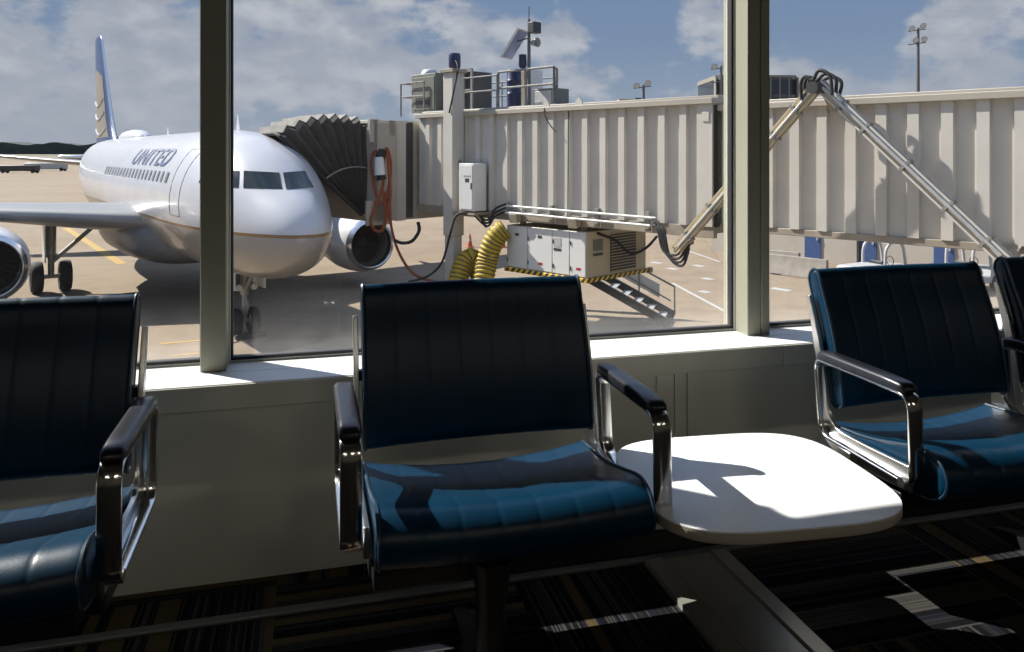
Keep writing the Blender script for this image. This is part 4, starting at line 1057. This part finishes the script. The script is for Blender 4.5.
# ---- right background: terminal wall, doors, barriers, tractors
TL, TD = 17.6, 34.3
tw = thing('terminal_building', 'low beige terminal wall with blue doors seen beneath the bridge', 'building', far(TL, TD), R(-60.3))
def tw_x(px): k = (px - CX) / F; return (TD * k - TL) / (.699 + .7155 * k)
MB().bb(-10.0, 7, 0, 8, 0, 4.0).build('wall', 'termwall', tw, smooth=0)
for px in (813, 868, 944):
    x = tw_x(px); d_ = MB().bb(x - .40, x + .40, -.05, 0, 0, 2.4).build('door', 'bluedoor', tw, bevel=.01); MB().bb(x + .2, x + .28, -.1, -.05, 1., 1.12).build('door_handle', 'galv', d_)
x = tw_x(859); MB().bb(x - .07, x + .07, -.12, 0, 0, 3.9).build('downpipe', 'dark', tw, bevel=.02)
MB().bb(-10.0, 7, -.06, 0, 2.6, 2.75).build('belt_course', 'bridge2', tw)
def barrier(px, py, rz, lab):
    t = thing('concrete_barrier', lab, 'barrier', ground(px, py), rz, group='jersey barriers')
    MB().prism_x([(-.30, 0), (.30, 0), (.30, .08), (.14, .32), (.09, .82), (-.09, .82), (-.14, .32), (-.30, .08)], -1.4, 1.4).build('barrier_body', 'conc', t, bevel=.01)
    MB().bb(-.9, -.5, -.31, .31, 0, .06).build('fork_slot', 'dark', t)
    return t
barrier(770, 268, R(-62), 'pale concrete barrier beside the mullion, left one'); barrier(795, 276, R(-62), 'weathered concrete barrier left of the right chair back')
def tractor(px, py, rz, lab):
    t = thing('baggage_tractor', lab, 'tractor', ground(px, py), rz, group='white baggage tractors')
    b = MB().rings([[(x, -.65, .32), (x, .65, .32), (x, .65, h), (x, .55, h + .06), (x, -.55, h + .06), (x, -.65, h)] for x, h in ((-1.45, .78), (-1.4, .86), (-.2, .92), (-.15, .55), (.55, .55), (.6, .85), (1.4, .80), (1.45, .7))]).build('body', 'vehwhite', t, smooth=30)
    for x in (-.95, .95):
        for y in (-.62, .62):
            w_ = MB().lathe([(.10, -.11), (.28, -.11), (.32, -.06), (.32, .06), (.28, .11), (.10, .11)], 20, 'Y', (x, y, .32)).build('wheel', 'tyre', t, smooth=50)
            MB().lathe([(.01, -.12), (.14, -.10), (.15, .10), (.01, .12)], 12, 'Y', (x, y, .32)).build('hub', 'galv', w_)
    rb_ = MB()
    for y in (-.55, .55):
        rb_.tube(smooth_path([(-.25, y, .9), (-.22, y, 1.5), (.0, y, 1.78), (.4, y, 1.82), (.62, y, 1.6), (.75, y, .85)], 5), .055, 8)
    rb_.bb(-.1, .55, -.58, .58, 1.78, 1.84); rb_.build('cab_frame', 'vehwhite', t, smooth=50)
    s_ = MB().bb(-.1, .35, -.3, .3, .55, .72); s_.bb(-.16, -.06, -.3, .3, .6, 1.1); s_.build('seat', 'dark', t, bevel=.03)
    MB().lathe([(.17, 0), (.19, .02), (.17, .04)], 18, 'X', (.52, 0, 1.05)).build('steering_wheel', 'dark', t)
    return t
tractor(879, 289, R(5), 'white open baggage tractor behind the right chair back, left one'); tractor(964, 290, R(8), 'white open baggage tractor behind the right chair back, right one')

# ---- far background
def mast(px, top, dep, lab, n_=4):
    t = thing('light_mast', lab, 'light pole', far((px - CX) / F * dep, dep), -YAW)
    zt = 5.22 + (HY - top) / F * dep; k = dep / 70.
    MB().tube([(0, 0, 0), (0, 0, zt)], [.22 * k, .12 * k], 10).build('pole', 'pole', t, smooth=60)
    MB().bar((-.9 * k, 0, zt - .3 * k), (.7 * k, 0, zt - .1 * k), .08 * k).build('crossarm', 'pole', t); MB().bar((-.9 * k, 0, zt - 1.5 * k), (.7 * k, 0, zt - 1.3 * k), .08 * k).build('crossarm', 'pole', t)
    for x, dz in ((-.65, -.3), (.35, -.05), (-.3, -1.35), (.45, -1.25))[:n_]:
        c_ = (x * k, -.2 * k, zt + (dz + .22) * k); tl = R(-62)
        h = MB().lathe([(.02, .30 * k), (.14 * k, .26 * k), (.27 * k, 0), (.28 * k, -.03 * k)], 14, 'Z').build('lamp_head', 'pole', t, smooth=50); h.location = c_; h.rotation_euler = (tl, 0, 0)
        MB().lathe([(.01 * k, -.045 * k), (.25 * k, -.035 * k), (.26 * k, -.01 * k)], 14, 'Z').build('lens', 'lampface', h, smooth=50)
    return t
mast(918, 28, 70, 'tall floodlight mast rising behind the bridge at right'); mast(643.5, 85, 150, 'small distant floodlight mast above the bridge roof', 2); mast(721, 66, 120, 'distant floodlight mast close left of the thick mullion', 2)
dB = 120.
tb2 = thing('glass_building', 'dark glazed curved building beyond the bridge at the thick mullion', 'building', far((757 - CX) / F * dB, dB), -YAW)
hb = 5.22 + (HY - 77) / F * dB; wb_ = 82 / F * dB / 2
def slab(z0, z1, k=1.): return MB().prism(ccw([(-wb_ * k, .6), (-wb_ * k + .6 * 0 - 0, 12), (wb_ * k, 12), (wb_ * k, .6), (wb_ * k - .8, 0), (-wb_ * k + .8, 0)]), z0, z1)
slab(0, hb, .985).build('glazing', 'darkwin', tb2, smooth=0)
for z0, z1 in ((hb - .35, hb + .3), (hb - 3.1, hb - 2.7), (hb - 6.5, hb - 5.6), (0, 5)): slab(z0, z1).build('floor_band', 'concretebld', tb2, smooth=0)
for k in range(10):
    x = -wb_ + 2 * wb_ * k / 9; MB().bb(x - .09, x + .09, -.12, .2 if 0 < k < 9 else .9, 0, hb).build('mullion', 'concretebld', tb2)
dT = 160.
t = thing('distant_building', 'tan block building peeping over the bridge roof', 'building', far((631 - CX) / F * dT, dT), -YAW)
hT = 5.22 + (HY - 99) / F * dT
MB().bb(-2.4, .9, 0, 6, 0, hT).build('wall', 'tan', t); MB().bb(.9, 2.2, .3, 6, 0, hT + .3).build('stair_tower', 'greybox', t); MB().bb(-.9, -.3, -.1, 0, hT - 2, hT - .6).build('window', 'darkwin', t)
# distant carts and a tanker on the far left of the apron
def cart(px, py, L, H, mat, name, lab, rz=0):
    p = ground(px, py); t = thing(name, lab, 'vehicle', p, -YAW + rz, group='vehicles far across the apron')
    MB().rings([[(-L / 2, -1, .5), (-L / 2, 1, .5), (-L / 2, 1, H), (-L / 2, -1, H)], [(L / 2, -1, .5), (L / 2, 1, .5), (L / 2, 1, H), (L / 2, -1, H)]]).build('body', mat, t, bevel=.15)
    for x in (-L / 2 + .8, L / 2 - .8):
        for y in (-.9, .9): MB().lathe([(.1, -.15), (.5, -.15), (.5, .15), (.1, .15)], 16, 'Y', (x, y, .5)).build('wheel', 'tyre', t)
    return t
cart(20, 173, 9, 1.9, 'dark', 'low_loader', 'dark low loader far off under the tailplane, left one'); cart(46, 171, 11, 2.2, 'vehwhite', 'flatbed_truck', 'white flat truck far off under the tailplane')
p = ground(71, 161.5); t = thing('tank_truck', 'silver tank truck far off behind the tailplane', 'vehicle', (p.x, p.y, G), -YAW, group='vehicles far across the apron')
MB().lathe([(.1, -6.6), (1.1, -6.4), (1.3, -5.6), (1.3, 5.6), (1.1, 6.4), (.1, 6.6)], 20, 'X', (0, 0, 2.3)).build('tank', 'silver', t, smooth=50); MB().bb(-6, 7.6, -1.1, 1.1, .5, 1.1).build('chassis', 'dark', t)
MB().rings([[(6.8, y, .9), (9.0, y, .9), (9.0, y, 2.0), (8.4, y, 3.0), (6.8, y, 3.0)] for y in (-1.2, 1.2)]).build('cab', 'vehwhite', t, bevel=.1)
for x in (-4.6, -3.2, 4.6, 8.0):
    for y in (-1.1, 1.1): MB().lathe([(.1, -.15), (.52, -.15), (.52, .15), (.1, .15)], 14, 'Y', (x, y, .52)).build('wheel', 'tyre', t)

# ================================================================== LIGHT, SKY, CAMERA
SUN = Vector((-.82, .735, 1.0)).normalized()
sl = bpy.data.lights.new('sun', 'SUN'); sl.energy = 10.5; sl.color = (1, .955, .88); sl.angle = R(.53)
so = bpy.data.objects.new('sun', sl); COL.objects.link(so); so.rotation_euler = SUN.to_track_quat('Z', 'Y').to_euler()

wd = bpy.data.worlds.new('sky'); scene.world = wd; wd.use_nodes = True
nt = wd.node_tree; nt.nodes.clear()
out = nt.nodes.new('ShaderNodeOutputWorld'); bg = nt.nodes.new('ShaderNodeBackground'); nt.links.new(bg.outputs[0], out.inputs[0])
tc = nt.nodes.new('ShaderNodeTexCoord'); vec = tc.outputs['Generated']
sp = nt.nodes.new('ShaderNodeSeparateXYZ'); nt.links.new(vec, sp.inputs[0]); dz = sp.outputs[2]
def vscale(v, s, off=(0, 0, 0)):
    m = nt.nodes.new('ShaderNodeMapping'); m.inputs['Scale'].default_value = s; m.inputs['Location'].default_value = off; nt.links.new(v, m.inputs['Vector']); return m.outputs[0]
el = math_n(nt, 'MAXIMUM', dz, 0.)
blue = ramp(nt, el, [(0, (.36, .42, .50)), (.06, (.30, .375, .49)), (.14, (.215, .305, .46)), (.30, (.16, .26, .45)), (1, (.10, .2, .42))])
cv = vscale(vec, (1, 1, 1.7))
n_a = noise(nt, cv, 9.0, 9, .55)
n_b = noise(nt, vscale(vec, (1, 1, 1.7), (-.010, .007, -.026)), 9.0, 9, .55)
# coverage: blobs of cloud set out in sky directions
cov = None
BL = [(60, 70, .20, .17), (150, 40, .18, .13), (20, 110, .16, .12), (190, 100, .16, .12), (290, 25, .08, .14), (378, 18, .04, .16), (300, 90, .10, .07), (440, 50, .075, .20), (400, 95, .09, .06), (530, 85, .075, .15), (470, 90, .06, .12),
      (545, 30, .06, .10), (640, 75, .10, .12), (700, 85, .06, .10), (790, 62, .055, .17), (715, 15, .04, .15), (975, 10, .10, .20), (925, 65, .07, .14), (985, 70, .07, .10), (850, 85, .06, .10),
      (620, 20, .06, -.14), (860, 35, .06, -.16), (320, 70, .07, .05), (60, 15, .05, -.08), (395, 55, .03, -.08)]
for px, py, r_, w_ in BL:
    d_ = ray(px, py).normalized()
    vm = nt.nodes.new('ShaderNodeVectorMath'); vm.operation = 'DISTANCE'; nt.links.new(vec, vm.inputs[0]); vm.inputs[1].default_value = d_
    q = math_n(nt, 'DIVIDE', vm.outputs['Value'], r_); q = math_n(nt, 'MULTIPLY', math_n(nt, 'EXPONENT', math_n(nt, 'MULTIPLY', math_n(nt, 'MULTIPLY', q, q), -1.)), w_ * .72)
    cov = q if cov is None else math_n(nt, 'ADD', cov, q)
hi = nt.nodes.new('ShaderNodeMapRange'); hi.inputs[1].default_value = .22; hi.inputs[2].default_value = .5; hi.inputs[3].default_value = 0; hi.inputs[4].default_value = .10; nt.links.new(dz, hi.inputs[0])
dens = math_n(nt, 'ADD', math_n(nt, 'ADD', n_a, cov), hi.outputs[0])
mask = nt.nodes.new('ShaderNodeMapRange'); mask.interpolation_type = 'SMOOTHSTEP'; mask.inputs[1].default_value = .57; mask.inputs[2].default_value = .69; nt.links.new(dens, mask.inputs[0])
lit = math_n(nt, 'ADD', math_n(nt, 'MULTIPLY', math_n(nt, 'SUBTRACT', n_a, n_b), 2.8), .50, True)
ccol = ramp(nt, lit, [(.12, (.35, .39, .475)), (.5, (.42, .455, .53)), (.88, (.585, .605, .65))])
haze = ramp(nt, el, [(0, .7), (.06, .5), (.18, .1)])
ccol = mixc(nt, haze, ccol, (.42, .46, .535))
sky = mixc(nt, math_n(nt, 'MULTIPLY', mask.outputs[0], .93), blue, ccol)
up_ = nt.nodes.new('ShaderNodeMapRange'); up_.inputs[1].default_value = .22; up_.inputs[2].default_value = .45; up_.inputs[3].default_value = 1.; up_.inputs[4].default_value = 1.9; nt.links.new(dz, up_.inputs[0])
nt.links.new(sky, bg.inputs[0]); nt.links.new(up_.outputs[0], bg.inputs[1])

cam = bpy.data.cameras.new('camera'); co = bpy.data.objects.new('camera', cam); COL.objects.link(co)
cam.sensor_width = 36; cam.lens = F / 1024 * 36; cam.shift_y = -(326 - HY) / 1024; cam.clip_end = 5000; cam.clip_start = .05
co.location = CAM; co.rotation_euler = (R(90), 0, -YAW)
scene.camera = co
vs_ = scene.view_settings; vs_.view_transform = 'Standard'; vs_.look = 'None'; vs_.exposure = 0.; vs_.gamma = 1.; vs_.use_curve_mapping = False
